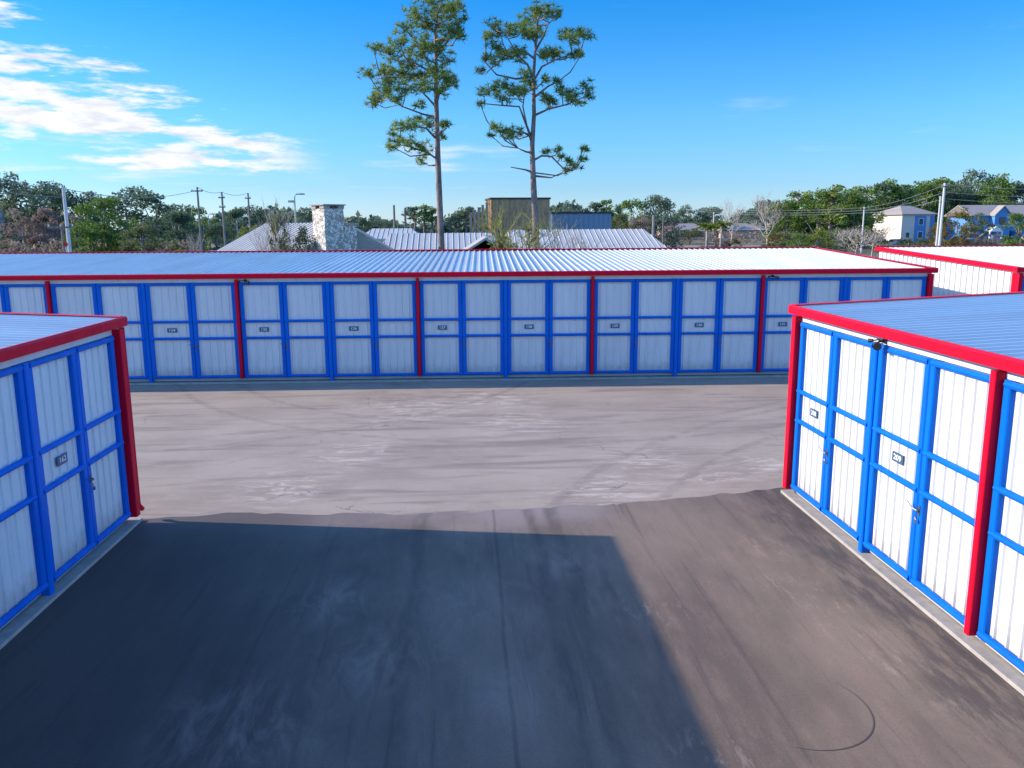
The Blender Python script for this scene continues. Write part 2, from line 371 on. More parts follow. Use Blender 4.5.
# ------------------------------------------------------------------ storage buildings
LW = 1.155    # nominal leaf width
DOORTOP, EAVE = 2.78, 2.88
def leaf_frame():
    mb = MB()
    for x0 in (0, LW-0.10): mb.cbox(x0, x0+0.10, -0.062, 0.01, 0.10, DOORTOP, 0.012)
    for z, r_ in ((0.148, 0.042), (1.232, 0.038), (1.70, 0.038), (2.738, 0.040)):
        mb.tube([(0.03, -0.045, z), (LW-0.03, -0.045, z)], r_, 8)
    return mb.mesh('door_frame', M_BLUE)
def leaf_panel():
    mb = MB(); x0, x1, z0, z1 = 0.085, LW-0.085, 0.14, 2.75
    prof = [(x0, 0.0)]; x = x0+0.075
    while x < x1-0.05:
        prof += [(x, 0.0), (x+0.012, -0.022), (x+0.034, -0.022), (x+0.046, 0.0)]; x += 0.1925
    prof += [(x1, 0.0)]
    vs = [(px, py, z) for z in (z0, z1) for px, py in prof]; n = len(prof)
    fs = [(i, i+1, i+1+n, i+n) for i in range(n-1)]
    mb.add(vs, fs); mb.box(x0, x1, 0.001, 0.02, z0, z1)
    return mb.mesh('door_panel', M_WHITE)
def latch_mesh():
    mb = MB()
    mb.box(0.03, 0.065, -0.072, -0.060, 0.96, 1.08)
    mb.tube([(0.045, -0.095, 1.02), (-0.02, -0.115, 1.03), (-0.13, -0.115, 1.08)], 0.007, 6)
    mb.tube([(0.045, -0.06, 1.02), (0.045, -0.10, 1.02)], 0.018, 6)
    mb.tube([(0.045, -0.09, 0.96), (0.03, -0.10, 0.93), (0.055, -0.10, 0.90)], 0.008, 5)
    mb.box(0.028, 0.062, -0.108, -0.090, 0.875, 0.912)
    return mb.mesh('latch', M_LATCH)
def plate_mesh(num):
    cu = bpy.data.curves.new('t', 'FONT'); cu.body = num; cu.size = 0.095; cu.align_x = 'CENTER'; cu.align_y = 'CENTER'
    cu.offset = 0.002
    o = bpy.data.objects.new('t', cu); me = bpy.data.meshes.new_from_object(o)
    mb = MB(); mb.box(-0.125, 0.125, -0.034, -0.023, -0.06, 0.06)
    vs = [(v.co.x*1.25, -0.0365, v.co.y) for v in me.vertices]
    mb.add(vs, [tuple(p.vertices) for p in me.polygons], 1)
    bpy.data.objects.remove(o); bpy.data.curves.remove(cu); bpy.data.meshes.remove(me)
    return mb.mesh('number_plate', [M_PLATE, M_DIGIT])
ME_FRAME, ME_PANEL, ME_LATCH = leaf_frame(), leaf_panel(), latch_mesh()

def storage(label, loc, rz, posts, depth, slope, num0, floods=(), ribstep=0.203, ends=(1, 1), cpost=(1, 1), spouts=()):
    t = thing('storage_building', label, 'storage building', loc, rz, 'rows of white storage lockers with blue doors and red trim')
    x0, x1 = posts[0], posts[-1]
    # foundation
    mb = MB(); mb.box(x0-0.10, x1+0.10, -0.135, depth+0.1, -0.14, 0.0); mb.build('foundation', M_SLAB, t)
    # walls
    mb = MB()
    mb.box(x0+0.02, x1-0.02, 0.03, 0.07, 0.02, 2.93)                        # backing behind the doors
    mb.box(x0-0.02, x1+0.02, -0.03, 0.028, DOORTOP+0.004, EAVE+0.03)         # white header strip
    for xe, sgn in ((x0, -1), (x1, 1)):
        mb.box(min(xe, xe-sgn*0.04), max(xe, xe-sgn*0.04), 0.072, depth, 0.02, 2.90, sh=0)
        vs = [(xe-sgn*0.001, 0.072, 2.9), (xe-sgn*0.001, depth, 2.9), (xe-sgn*0.001, depth, 2.93+slope*depth), (xe-sgn*0.001, 0.072, 2.93)]
        vs += [(v[0]-sgn*0.04, v[1], v[2]) for v in vs]
        mb.add(vs, [(0, 1, 2, 3), (7, 6, 5, 4), (0, 4, 5, 1), (2, 6, 7, 3), (0, 3, 7, 4), (1, 5, 6, 2)])
        yv = 0.25
        while yv < depth-0.05:
            a0, a1 = (xe, xe+sgn*0.025) if sgn > 0 else (xe+sgn*0.025, xe)
            vs = [(xe, yv-0.035, 0.03), (xe+sgn*0.04, yv-0.022, 0.03), (xe+sgn*0.04, yv+0.022, 0.03), (xe, yv+0.035, 0.03)]
            vs += [(v[0], v[1], 2.94+slope*yv) for v in vs]
            mb.add(vs, [(0, 1, 5, 4), (1, 2, 6, 5), (2, 3, 7, 6)])
            yv += 0.305
    mb.box(x0, x1, depth-0.04, depth, 0.02, 2.92+slope*depth)
    mb.build('wall', M_WHITE, t)
    # roof: deck and ribs
    mb = MB(); e = 0.07
    mb.box(x0-e, x1+e, -0.12, depth+0.08, 2.93, 2.985, sh=slope)
    x = x0-e+0.06
    while x < x1+e-0.05:
        pr = [(x-0.030, 2.984), (x-0.013, 3.022), (x+0.013, 3.022), (x+0.030, 2.984)]
        vs = [(px, yq, pz+slope*yq) for yq in (-0.115, depth+0.07) for px, pz in pr]
        mb.add(vs, [(0, 1, 5, 4), (1, 2, 6, 5), (2, 3, 7, 6), (0, 3, 2, 1), (4, 5, 6, 7)])
        x += ribstep
    mb.build('roof', M_ROOF, t)
    # red trim: gutter at the front, rakes at the ends, ridge cap
    mb = MB()
    oh = 0.12
    p = [(-0.12, 2.885), (-0.17, 2.893), (-0.175, 3.00), (-0.155, 3.028), (-0.135, 3.028), (-0.122, 2.99)]
    vs = [(xq, yq, zq) for xq in (x0-oh, x1+oh) for yq, zq in p]
    n = len(p)
    mb.add(vs, [tuple(range(n)), tuple(range(2*n-1, n-1, -1))]+[(i, i+n, (i+1) % n+n, (i+1) % n) for i in range(n)])
    mb.build('gutter', M_RED, t)
    for i, xe in enumerate((x0, x1)):
        s_ = -1 if i == 0 else 1
        mb = MB(); xa, xb = sorted((xe+s_*0.072, xe+s_*oh))
        mb.box(xa, xb, -0.119, depth+0.13, 2.90, 3.03, sh=slope)
        xa, xb = sorted((xe-s_*0.03, xe+s_*(oh-0.002)))
        mb.box(xa, xb, -0.117, depth+0.13, 3.031, 3.037, sh=slope)
        mb.build('rake_trim', M_RED, t)
    mb = MB(); mb.box(x0-oh+0.003, x1+oh-0.003, depth+0.05, depth+0.125, 3.042, 3.056, sh=slope)
    mb.box(x0-oh+0.003, x1+oh-0.003, depth+0.09, depth+0.124, 2.86, 3.041, sh=slope); mb.build('ridge_cap', M_RED, t)
    # posts
    for i, xp in enumerate(posts):
        mb = MB()
        if i in (0, len(posts)-1):
            s_ = 1 if i == 0 else -1
            xa, xb = sorted((xp-s_*0.03, xp+s_*0.10))
            mb.cbox(xa, xb, -0.145, 0.06, 0.08, EAVE-0.02, 0.01)
            xa, xb = sorted((xp-s_*0.033, xp-s_*0.002))
            mb.box(xa, xb, 0.062, 0.16, 0.08, EAVE-0.02)
        else:
            mb.cbox(xp-0.042, xp+0.042, -0.145, 0.0, 0.10, EAVE-0.02, 0.012)
        mb.build('post', M_RED, t)
    # downspouts at some corners
    for xp, s_ in spouts:
        mb = MB(); xa = xp+s_*0.075
        mb.tube([(xa, -0.10, 2.87), (xa, -0.10, 0.22), (xa+s_*0.04, -0.112, 0.15), (xa+s_*0.08, -0.12, 0.12)], 0.040, 8)
        mb.build('downspout', M_RED, t, True)
        mb = MB(); mb.tube([(xa+s_*0.077, -0.1195, 0.122), (xa+s_*0.086, -0.121, 0.116)], 0.036, 8); mb.build('spout_mouth', M_DARK, t)
    # doors
    num = num0
    for i in range(len(posts)-1):
        a_, b_ = posts[i], posts[i+1]
        a_ += 0.125 if i == 0 else 0.055; b_ -= 0.125 if i == len(posts)-2 else 0.055
        mid = (a_+b_)/2
        mb = MB(); mb.cbox(mid-0.05, mid+0.05, -0.085, 0.028, -0.001, DOORTOP, 0.014)
        mb.build('door_jamb', M_BLUE, t)
        for (u0, u1) in ((a_, mid-0.054), (mid+0.054, b_)):
            w = (u1-u0-0.012)/2
            for side in (0, 1):
                d = link('door', ME_FRAME, t); d.location = (u0+side*(w+0.012), 0, 0); d.scale = (w/LW, 1, 1)
                link('panel', ME_PANEL, d)
                if side == 0:
                    pl = link('number_plate', plate_mesh(str(num)), d); pl.location = (LW*0.52, 0, 1.468)
                    num += 1
                else:
                    link('latch', ME_LATCH, d)
    for xf in floods:
        mb = MB()
        mb.box(xf-0.04, xf+0.04, -0.05, -0.032, 2.80, 2.86)
        mb.tube([(xf, -0.04, 2.83), (xf+0.02, -0.12, 2.83), (xf+0.05, -0.17, 2.80)], 0.014, 6)
        mb.tube([(xf-0.01, -0.04, 2.83), (xf-0.07, -0.10, 2.84), (xf-0.12, -0.14, 2.82)], 0.012, 6)
        mb.tube([(xf+0.04, -0.17, 2.80), (xf+0.13, -0.20, 2.78)], [0.035, 0.052], 9)
        mb.tube([(xf-0.11, -0.14, 2.825), (xf-0.15, -0.17, 2.815)], [0.02, 0.03], 8)
        mb.build('flood_light', M_DARK, t)
    return t

# far row (faces the camera)
BP = [-9.95-4.92, -9.95, -5.07, 0.06, 5.03, 9.90, 14.70, 19.52]
BXO, BYO, BR = -6.3904, 22.8645, R(-1.07)
far_posts = [-14.75, -9.9, -5.05, 0.055, 5.03, 9.91, 14.71, 19.52]
storage('long white storage row across the yard with blue doors in shade', (BXO, BYO, 0), BR, far_posts, 8.17, 0.043, 119,
        floods=(0.30, 14.98))
# right row (sunlit)
storage('sunlit storage row on the right of the lane with bright red corner', (5.206, 12.357, 0), R(-90)+R(0.2), [0, 4.86, 9.74, 14.62], 8.2, 0.043, 208,
        floods=(2.62,))
# left row (in shade)
storage('shaded storage row on the left of the lane casting the big shadow', (-5.049-15*math.sin(R(0.3))*0, 11.754-14.62, 0), R(90)-R(0.0), [0, 4.88, 9.75, 14.62], 8.2, 0.043, 157,
        spouts=((14.62, 1),))
# row beyond the gap, end wall towards the camera
ca, sa = math.cos(BR), math.sin(BR)
u = 22.02
storage('white storage row at the far right with its ribbed end wall facing the gap', (BXO+u*ca, BYO+u*sa, 0), BR, [0, 4.86, 9.72], 8.17, 0.043, 141)

# faint curved tyre mark on the lane
mb = MB(); P = []
for i in range(25):
    a_ = R(-115+i*6.3); P.append((2.95+0.62*math.cos(a_), 6.55+0.62*math.sin(a_)))
vs = []; fs = []
for i, (x, yv) in enumerate(P):
    w = 0.0035*math.sin(math.pi*(i+0.5)/25)+0.002; dx, dy = x-2.95, yv-6.55; l_ = math.hypot(dx, dy)
    vs += [(x-dx/l_*w, yv-dy/l_*w, -0.040), (x+dx/l_*w, yv+dy/l_*w, -0.040)]
for i in range(24): fs.append((2*i, 2*i+1, 2*i+3, 2*i+2))
mb.add(vs, fs)
tm = mb.build('tyre_mark', NM('rubber_mark', 0.8, 0, (0.085, 0.065, 0.055)).m)
tag(tm, 'thin dark curved tyre mark on the sunlit asphalt lane', 'tyre mark')

ORD = ['first', 'second', 'third', 'fourth', 'fifth', 'sixth', 'seventh', 'eighth', 'ninth', 'tenth', 'eleventh', 'twelfth', 'thirteenth', 'fourteenth', 'fifteenth', 'sixteenth']
def rank(items, i): return ORD[sorted(range(len(items)), key=lambda q: items[q][0]).index(i)]
# ------------------------------------------------------------------ foliage helpers
def fol(name, c1, c2, c3=None, rough=0.75, scale=0.35):
    n = NM(name, rough); k = n.noise(scale, 3, 0.6); k2 = n.noise(scale*7, 3, 0.7)
    c = n.mix(n.rng(k, 0.38, 0.62), c1, c2)
    if c3: c = n.mix(n.rng(k2, 0.50, 0.68, 0, 0.9), c, c3)
    n.col(c)
    nt_ = n.nt; tr = nt_.nodes.new('ShaderNodeBsdfTranslucent'); mx = nt_.nodes.new('ShaderNodeMixShader')
    nt_.links.new(c, tr.inputs[0]); mx.inputs[0].default_value = 0.38
    out = nt_.nodes['Material Output']
    nt_.links.new(n.b.outputs[0], mx.inputs[1]); nt_.links.new(tr.outputs[0], mx.inputs[2]); nt_.links.new(mx.outputs[0], out.inputs[0])
    n.b.inputs['Specular IOR Level'].default_value = 0.25
    return n.m
def bark(name, c1, c2, scale=3):
    n = NM(name, 0.9); k = n.noise(scale, 6, 0.7, (1, 1, 0.35)); n.col(n.mix(n.rng(k, 0.38, 0.62), c1, c2)).bump(k, 0.6, 0.03)
    return n.m
F_DARK = fol('oak_leaves_dark', (0.065, 0.115, 0.075), (0.115, 0.175, 0.09), (0.23, 0.28, 0.16))
F_GREY = fol('oak_leaves_greyish', (0.10, 0.16, 0.11), (0.18, 0.23, 0.14), (0.34, 0.37, 0.25))
F_MID = fol('leaves_mid_green', (0.08, 0.16, 0.03), (0.15, 0.24, 0.045), (0.25, 0.31, 0.07))
F_YEL = fol('leaves_yellow_green', (0.11, 0.17, 0.018), (0.22, 0.26, 0.03), (0.30, 0.30, 0.06))
F_PINE = fol('pine_needles', (0.11, 0.20, 0.06), (0.23, 0.31, 0.065), (0.42, 0.43, 0.08), scale=0.6)
F_OLIVE = fol('olive_leaves', (0.10, 0.13, 0.05), (0.17, 0.19, 0.08), (0.26, 0.25, 0.14))
F_TAN = fol('dry_tan_foliage', (0.21, 0.15, 0.13), (0.32, 0.24, 0.20), (0.40, 0.32, 0.26))
F_RUST = fol('rusty_foliage', (0.20, 0.12, 0.03), (0.16, 0.16, 0.03), (0.10, 0.14, 0.03))
BK_PINE = bark('pine_bark', (0.13, 0.095, 0.085), (0.30, 0.22, 0.20))
BK_GREY = bark('grey_bark', (0.20, 0.175, 0.16), (0.38, 0.34, 0.31))
BK_PALE = bark('pale_twig_bark', (0.38, 0.33, 0.29), (0.52, 0.46, 0.40))
BK_YEL = bark('yellow_twig_bark', (0.33, 0.29, 0.10), (0.45, 0.40, 0.18))

def leaf_mesh(name, seed, blobs, per, size, mat, flat=0.75):
    """leaf-sized quads spread through the volume of many small clumps"""
    rg = np.random.default_rng(seed); V = []
    for (bx, by, bz, br) in blobs:
        n = max(4, int(per*(br**2)))
        d = rg.normal(size=(n, 3)); d /= np.linalg.norm(d, axis=1)[:, None]
        rr = br*(rg.random(n)**0.45)[:, None]
        c = np.array([bx, by, bz])+d*rr*np.array([1, 1, flat])
        a = rg.normal(size=(n, 3)); a /= np.linalg.norm(a, axis=1)[:, None]
        b = np.cross(a, rg.normal(size=(n, 3))); b /= np.linalg.norm(b, axis=1)[:, None]
        s_ = size*(0.55+0.9*rg.random(n))[:, None]
        V.append(np.stack([c-a*s_-b*s_*0.2, c-b*s_*0.6, c+a*s_+b*s_*0.1, c+b*s_*0.6], 1).reshape(-1, 3))
    V = np.concatenate(V); n = len(V)//4
    me = bpy.data.meshes.new(name); me.vertices.add(n*4); me.vertices.foreach_set('co', V.ravel().astype('f'))
    me.loops.add(n*4); me.loops.foreach_set('vertex_index', np.arange(n*4, dtype='i'))
    me.polygons.add(n); me.polygons.foreach_set('loop_start', np.arange(0, n*4, 4, dtype='i'))
    me.update(calc_edges=True); me.materials.append(mat); return me

def branch(mb, rnd, p, d, length, r, depth, up=0.15, wig=0.25, kids=(2, 4), n=4):
    pts = [Vector(p)]; rad = [r]; d = Vector(d).normalized()
    for i in range(3):
        d = (d+Vector((rnd.uniform(-wig, wig), rnd.uniform(-wig, wig), rnd.uniform(-wig, wig)+up))).normalized()
        pts.append(pts[-1]+d*length/3); rad.append(r*(1-0.22*(i+1)))
    mb.tube(pts, rad, n, cap=False)
    if depth > 0:
        for k_ in range(rnd.randint(*kids)):
            q = rnd.uniform(0.35, 1.0)*3; i = min(int(q), 2); pt = pts[i].lerp(pts[i+1], q-i)
            dd = (d+Vector((rnd.uniform(-1, 1), rnd.uniform(-1, 1), rnd.uniform(-0.3, 0.8)))*0.9).normalized()
            branch(mb, rnd, pt, dd, length*rnd.uniform(0.5, 0.8), r*0.55, depth-1, up, wig, kids, max(3, n-1))

# unit-size tree kinds (height 1 m before scaling is awkward for leaf size, so each is built near real size)
KIND = {}
def make_kind(kind, seed):
    key = (kind, seed)
    if key in KIND: return KIND[key]
    rnd = random.Random(seed*77+len(kind)); tr = MB(); bl = []; H = 10.0
    if kind in ('oak', 'greyoak', 'mid', 'yellow', 'olive', 'tan', 'rust'):
        W = 4.2
        for i in range(58):
            a_ = rnd.uniform(0, 2*math.pi); h = rnd.uniform(0.12, 0.96); env = math.sin(math.pi*min(1, (h*0.80+0.16)))**0.7
            q = W*env*math.sqrt(rnd.random())
            bl.append((q*math.cos(a_), q*math.sin(a_), h*H*rnd.uniform(0.92, 1.0), rnd.uniform(0.6, 1.35)))
        per, size = 85, 0.165
        tr.tube([(0, 0, -0.3), (0.1, 0, 2), (-0.1, 0.1, 4.5), (0.2, 0, 7)], [0.35, 0.27, 0.2, 0.08], 6)
        for i in range(7):
            b = rnd.choice(bl); tr.tube([(0, 0, rnd.uniform(1.5, 4.5)), (b[0]*0.5, b[1]*0.5, b[2]*0.75), b[:3]], [0.14, 0.09, 0.03], 5)
        mat = {'oak': F_DARK, 'greyoak': F_GREY, 'mid': F_MID, 'yellow': F_YEL, 'olive': F_OLIVE, 'tan': F_TAN, 'rust': F_RUST}[kind]
        bk = BK_GREY
    elif kind in ('pine', 'tallpine'):
        lo = 0.38 if kind == 'pine' else 0.62
        tr.tube([(0, 0, -0.3), (rnd.uniform(-.1, .1), 0, 3), (rnd.uniform(-.2, .2), rnd.uniform(-.2, .2), 6.5), (0, 0, 9.8)], [0.20, 0.17, 0.12, 0.04], 6)
        for i in range(40 if kind == 'pine' else 20):
            h = rnd.uniform(lo, 0.97); a_ = rnd.uniform(0, 2*math.pi)
            q = (2.3 if kind == 'pine' else 2.0)*(1.15-h)**0.55*rnd.uniform(0.35, 1.1)
            b = (q*math.cos(a_), q*math.sin(a_), h*H, rnd.uniform(0.38, 0.78)); bl.append(b)
            tr.tube([(0, 0, b[2]-0.7), (b[0]*0.6, b[1]*0.6, b[2]-0.35), b[:3]], [0.06, 0.04, 0.02], 4, cap=False)
        per, size, mat, bk = 150, 0.15, F_PINE if seed % 3 else F_GREY, BK_PINE
    elif kind == 'conifer':
        tr.tube([(0, 0, -0.2), (0, 0, 9)], [0.2, 0.05], 6)
        for i in range(30):
            h = rnd.uniform(0.08, 0.97); a_ = rnd.uniform(0, 6.28); q = 3.2*(1.02-h)*rnd.uniform(0.5, 1)
            bl.append((q*math.cos(a_), q*math.sin(a_), h*H, 0.9*(1.25-h)))
        per, size, mat, bk = 60, 0.28, F_MID, BK_GREY
    elif kind == 'palm':
        tr.tube([(0, 0, -0.2), (0.1, 0, 4), (0, 0.05, 8.2)], [0.36, 0.27, 0.25], 7)
        for i in range(22):
            a_ = rnd.uniform(0, 6.28); e_ = rnd.uniform(-0.5, 1.1)
            for q in (0.5, 1.1, 1.7, 2.2):
                bl.append((q*math.cos(a_)*math.cos(e_*0.6), q*math.sin(a_)*math.cos(e_*0.6), 8.3+q*math.sin(e_)*0.8-0.18*q*q, 0.33))
        per, size, mat, bk = 60, 0.26, F_YEL, BK_GREY
    elif kind in ('bare', 'willow'):
        branch(tr, rnd, (0, 0, -0.2), (0.03, 0, 1), 5.0, 0.20, 0, 0.2, 0.08)
        for i in range(9):
            a_ = i*2.4; branch(tr, rnd, (0, 0, 1.6+i*0.36), (math.cos(a_)*0.8, math.sin(a_)*0.8, 0.9), rnd.uniform(2.6, 3.8), 0.10, 3, 0.16, 0.25, (3, 4), 3)
        per, size, mat, bk = 0, 0, None, BK_PALE
        if kind == 'willow':
            vv = rnd.sample(tr.v, 170); bl = [(v_[0], v_[1], v_[2], 0.30) for v_ in vv if v_[2] > 2.5]
            per, size, mat, bk = 130, 0.07, F_YEL, BK_YEL
    me_t = tr.mesh('trunk', bk, True)
    me_c = leaf_mesh('crown', seed+len(kind)*100, bl, per, size, mat, 0.7) if mat else None
    zs = [v.co.z for v in (me_c or me_t).vertices]; xs = [abs(v.co.x) for v in (me_c or me_t).vertices]
    KIND[key] = (me_t, me_c, max(zs), np.percentile(xs, 97)); return KIND[key]

NAMES = dict(oak='broadleaf_tree', greyoak='broadleaf_tree', mid='broadleaf_tree', yellow='shrub', olive='shrub', tan='dry_shrub', rust='shrub', pine='pine_tree', tallpine='pine_tree', conifer='small_conifer', palm='palm_tree', willow='willow_tree', bare='bare_tree')
def tree(kind, seed, px, top, dist, wpx, label, cat='tree', group=None, name=None):
    me_t, me_c, H, W = make_kind(kind, seed)
    x, y_ = at(px, dist); h = zat(top, px, dist)+0.1
    t = thing(name or NAMES[kind], label, cat, (x, y_, -0.1), (seed*1.7+px) % 6.28, group)
    sz = h/H; sx = (wpx*(1.22 if kind in ('oak', 'greyoak', 'mid', 'pine') else 1.0)/2/812*dist)/W
    t.scale = (sx, sx, sz)
    link('trunk', me_t, t)
    if me_c: link('crown', me_c, t)
    return t

# ------------------------------------------------------------------ the two tall pines
def hero_pine(label, seed, dist, trunk, clumps, limbs, r0, S=3.0714, ox=340.0):
    rnd = random.Random(seed); rg = np.random.default_rng(seed)
    bx = ray(ox+trunk[0][0]/S, trunk[0][1]/S, dist).x; by = dist
    def P(cx_, cy_, off=0.0):
        q = ray(ox+cx_/S, cy_/S, dist)
        return Vector((q.x-bx, off, q.z+0.1))
    t = thing('tall_pine_tree', label, 'pine tree', (bx, by, -0.1), 0, 'two tall pines behind the far storage row')
    tp = [P(*q) for q in trunk]
    base = Vector((tp[0].x, 0, 0)); tp = [base]+tp
    rad = [r0*1.25]+[r0*(1-0.86*i/(len(tp)-2)) for i in range(len(tp)-1)]
    mb = MB(); mb.tube(tp, rad, 10); mb.build('trunk', BK_PINE, t, True)
    sk = []                                          # points of the skeleton for twigs to start from
    for i in range(len(tp)-1):
        for q in np.linspace(0, 1, 8): sk.append((tp[i].lerp(tp[i+1], q), rad[i]*(1-q)+rad[i+1]*q))
    mb = MB()
    for lb in limbs:
        off = rnd.uniform(-0.7, 0.7); n = len(lb)
        pts = [P(x_, y_, off*i/(n-1)*1.2) for i, (x_, y_) in enumerate(lb)]
        rr = [r0*0.36*(1-0.65*i/(n-1)) for i in range(n)]
        mb.tube(pts, rr, 6)
        for i in range(n-1):
            for q in np.linspace(0, 1, 5): sk.append((pts[i].lerp(pts[i+1], q), rr[i]))
    tufts = []
    for (cx_, cy_, cr_) in clumps:
        r_ = cr_/S/812*dist*1.28
        off = rnd.uniform(-1, 1)*1.9
        c = P(cx_, cy_, off)
        best = min(sk, key=lambda s_: (s_[0]-c).length+(2.5 if s_[0].z > c.z-0.2 else 0))
        s_ = best[0]; mid = s_.lerp(c, 0.55)+Vector((0, 0, -0.12*(c-s_).length))
        mb.tube([s_, mid, c], [min(0.075, best[1]*0.6), 0.035, 0.016], 5, cap=False)
        n = int(42*r_*r_)+5
        for i in range(n):
            d = rg.normal(size=3); d /= np.linalg.norm(d)
            q = c+Vector(d*r_*(rg.random()**0.62)*np.array([1, 1, 0.68]))
            tufts.append(q)
            if i % 4 == 0: mb.tube([mid.lerp(c, 0.6), q], [0.014, 0.008], 3, cap=False)
    mb.build('branches', BK_PINE, t, True)
    # every tuft is a spray of needles
    T = np.array([tuple(q) for q in tufts]); K = 20
    n = len(T)*K
    d = rg.normal(size=(n, 3)); d[:, 2] = d[:, 2]*0.8+0.35; d /= np.linalg.norm(d, axis=1)[:, None]
    b = np.cross(d, rg.normal(size=(n, 3))); b /= np.linalg.norm(b, axis=1)[:, None]
    c0 = np.repeat(T, K, 0); ln = (0.16+0.18*rg.random(n))[:, None]
    V = np.stack([c0-b*0.016, c0+b*0.016, c0+d*ln+b*0.005, c0+d*ln-b*0.008], 1).reshape(-1, 3)
    me = bpy.data.meshes.new('needles'); me.vertices.add(n*4); me.vertices.foreach_set('co', V.ravel().astype('f'))
    me.loops.add(n*4); me.loops.foreach_set('vertex_index', np.arange(n*4, dtype='i'))
    me.polygons.add(n); me.polygons.foreach_set('loop_start', np.arange(0, n*4, 4, dtype='i'))
    me.update(calc_edges=True); me.materials.append(F_PINE)
    link('needles', me, t)
    return t

hero_pine('tall pine with fuller crown reaching left, left of the two tall pines', 5, 50,
    [(312, 768), (303, 550), (298, 400), (295, 280), (294, 180), (292, 100), (300, 40), (315, 0)],
    [(320, 12, 42), (285, 25, 32), (345, 25, 30), (230, 55, 38), (260, 80, 35), (300, 70, 40), (350, 55, 30), (368, 75, 18), (205, 95, 28), (250, 120, 38), (300, 120, 35), (340, 110, 32), (355, 90, 22), (365, 128, 16),
     (150, 160, 36), (112, 165, 20), (190, 150, 30), (205, 180, 35), (255, 170, 38), (300, 165, 25), (335, 165, 26), (130, 200, 32), (90, 235, 24), (140, 235, 34), (190, 225, 38), (240, 225, 36), (290, 225, 30), (330, 215, 20), (350, 250, 18),
     (100, 285, 30), (95, 305, 22), (150, 285, 34), (205, 280, 36), (260, 280, 30), (310, 290, 28), (330, 260, 20), (180, 315, 22), (235, 320, 18), (310, 250, 18),
     (265, 378, 26), (225, 385, 26), (190, 395, 24), (155, 405, 14), (180, 435, 26), (215, 445, 26), (255, 455, 28), (245, 490, 18), (170, 460, 16), (320, 372, 14), (325, 395, 16), (315, 415, 12), (240, 360, 14)],
    [[(296, 330), (270, 300), (240, 270), (200, 255)], [(297, 360), (255, 350), (190, 325), (150, 300)], [(296, 300), (320, 265), (345, 250)],
     [(295, 250), (270, 190), (235, 130), (220, 90)], [(294, 180), (320, 140), (350, 90)], [(293, 230), (230, 190), (160, 175)],
     [(299, 430), (265, 395), (215, 390), (165, 405)], [(301, 490), (270, 470), (215, 450), (180, 445)], [(299, 420), (315, 400), (325, 390)],
     [(293, 200), (250, 240), (150, 235), (105, 240)]], 0.205)
hero_pine('tall open-crowned pine with a drooping lower right branch, right of the two tall pines', 9, 49,
    [(602, 768), (598, 640), (593, 540), (590, 450), (596, 350), (594, 240), (600, 150), (606, 80), (612, 25)],
    [(612, 30, 28), (590, 45, 26), (640, 48, 28), (660, 65, 16), (565, 70, 24), (615, 75, 28), (470, 70, 20), (495, 85, 24), (525, 95, 26), (460, 95, 14), (560, 110, 28), (590, 120, 26), (545, 150, 28), (500, 150, 22), (470, 145, 18), (445, 130, 12),
     (450, 185, 18), (500, 185, 22), (540, 185, 22), (435, 205, 14), (470, 205, 14), (640, 150, 26), (670, 150, 28), (700, 140, 28), (700, 108, 24), (735, 100, 16), (740, 130, 20), (715, 170, 18), (745, 155, 12), (730, 185, 10), (630, 165, 18),
     (560, 250, 26), (590, 258, 26), (530, 260, 24), (500, 272, 24), (470, 290, 22), (440, 300, 20), (500, 300, 22), (535, 300, 20), (560, 290, 20), (430, 318, 10), (640, 285, 18), (660, 250, 14), (680, 272, 20), (655, 310, 20), (690, 300, 22), (720, 285, 18), (745, 275, 20), (768, 290, 18), (745, 300, 18), (620, 262, 16), (715, 310, 14), (640, 300, 14),
     (475, 400, 18), (500, 405, 16), (525, 402, 20), (550, 392, 20), (520, 418, 12), (465, 412, 10), (645, 460, 12), (665, 465, 11), (680, 480, 12), (735, 465, 14), (740, 490, 12), (710, 500, 14), (730, 515, 13), (700, 520, 12), (690, 500, 10)],
    [[(594, 250), (620, 205), (660, 185), (730, 160)], [(595, 300), (640, 265), (665, 255)], [(594, 240), (575, 200), (545, 175), (505, 110)], [(598, 160), (625, 110), (645, 60)],
     [(594, 235), (540, 245), (480, 235), (445, 200)], [(596, 355), (640, 335), (700, 320), (755, 295)], [(590, 430), (568, 370), (552, 325), (500, 320), (430, 312)],
     [(589, 440), (572, 385), (560, 330), (565, 290)], [(590, 420), (560, 405), (520, 408), (475, 405)], [(590, 495), (620, 478), (650, 480), (685, 515), (715, 525)],
     [(591, 470), (570, 468), (544, 459)], [(593, 530), (570, 522), (524, 514)], [(597, 180), (560, 150), (510, 150)], [(600, 130), (570, 90), (560, 70)]], 0.215)

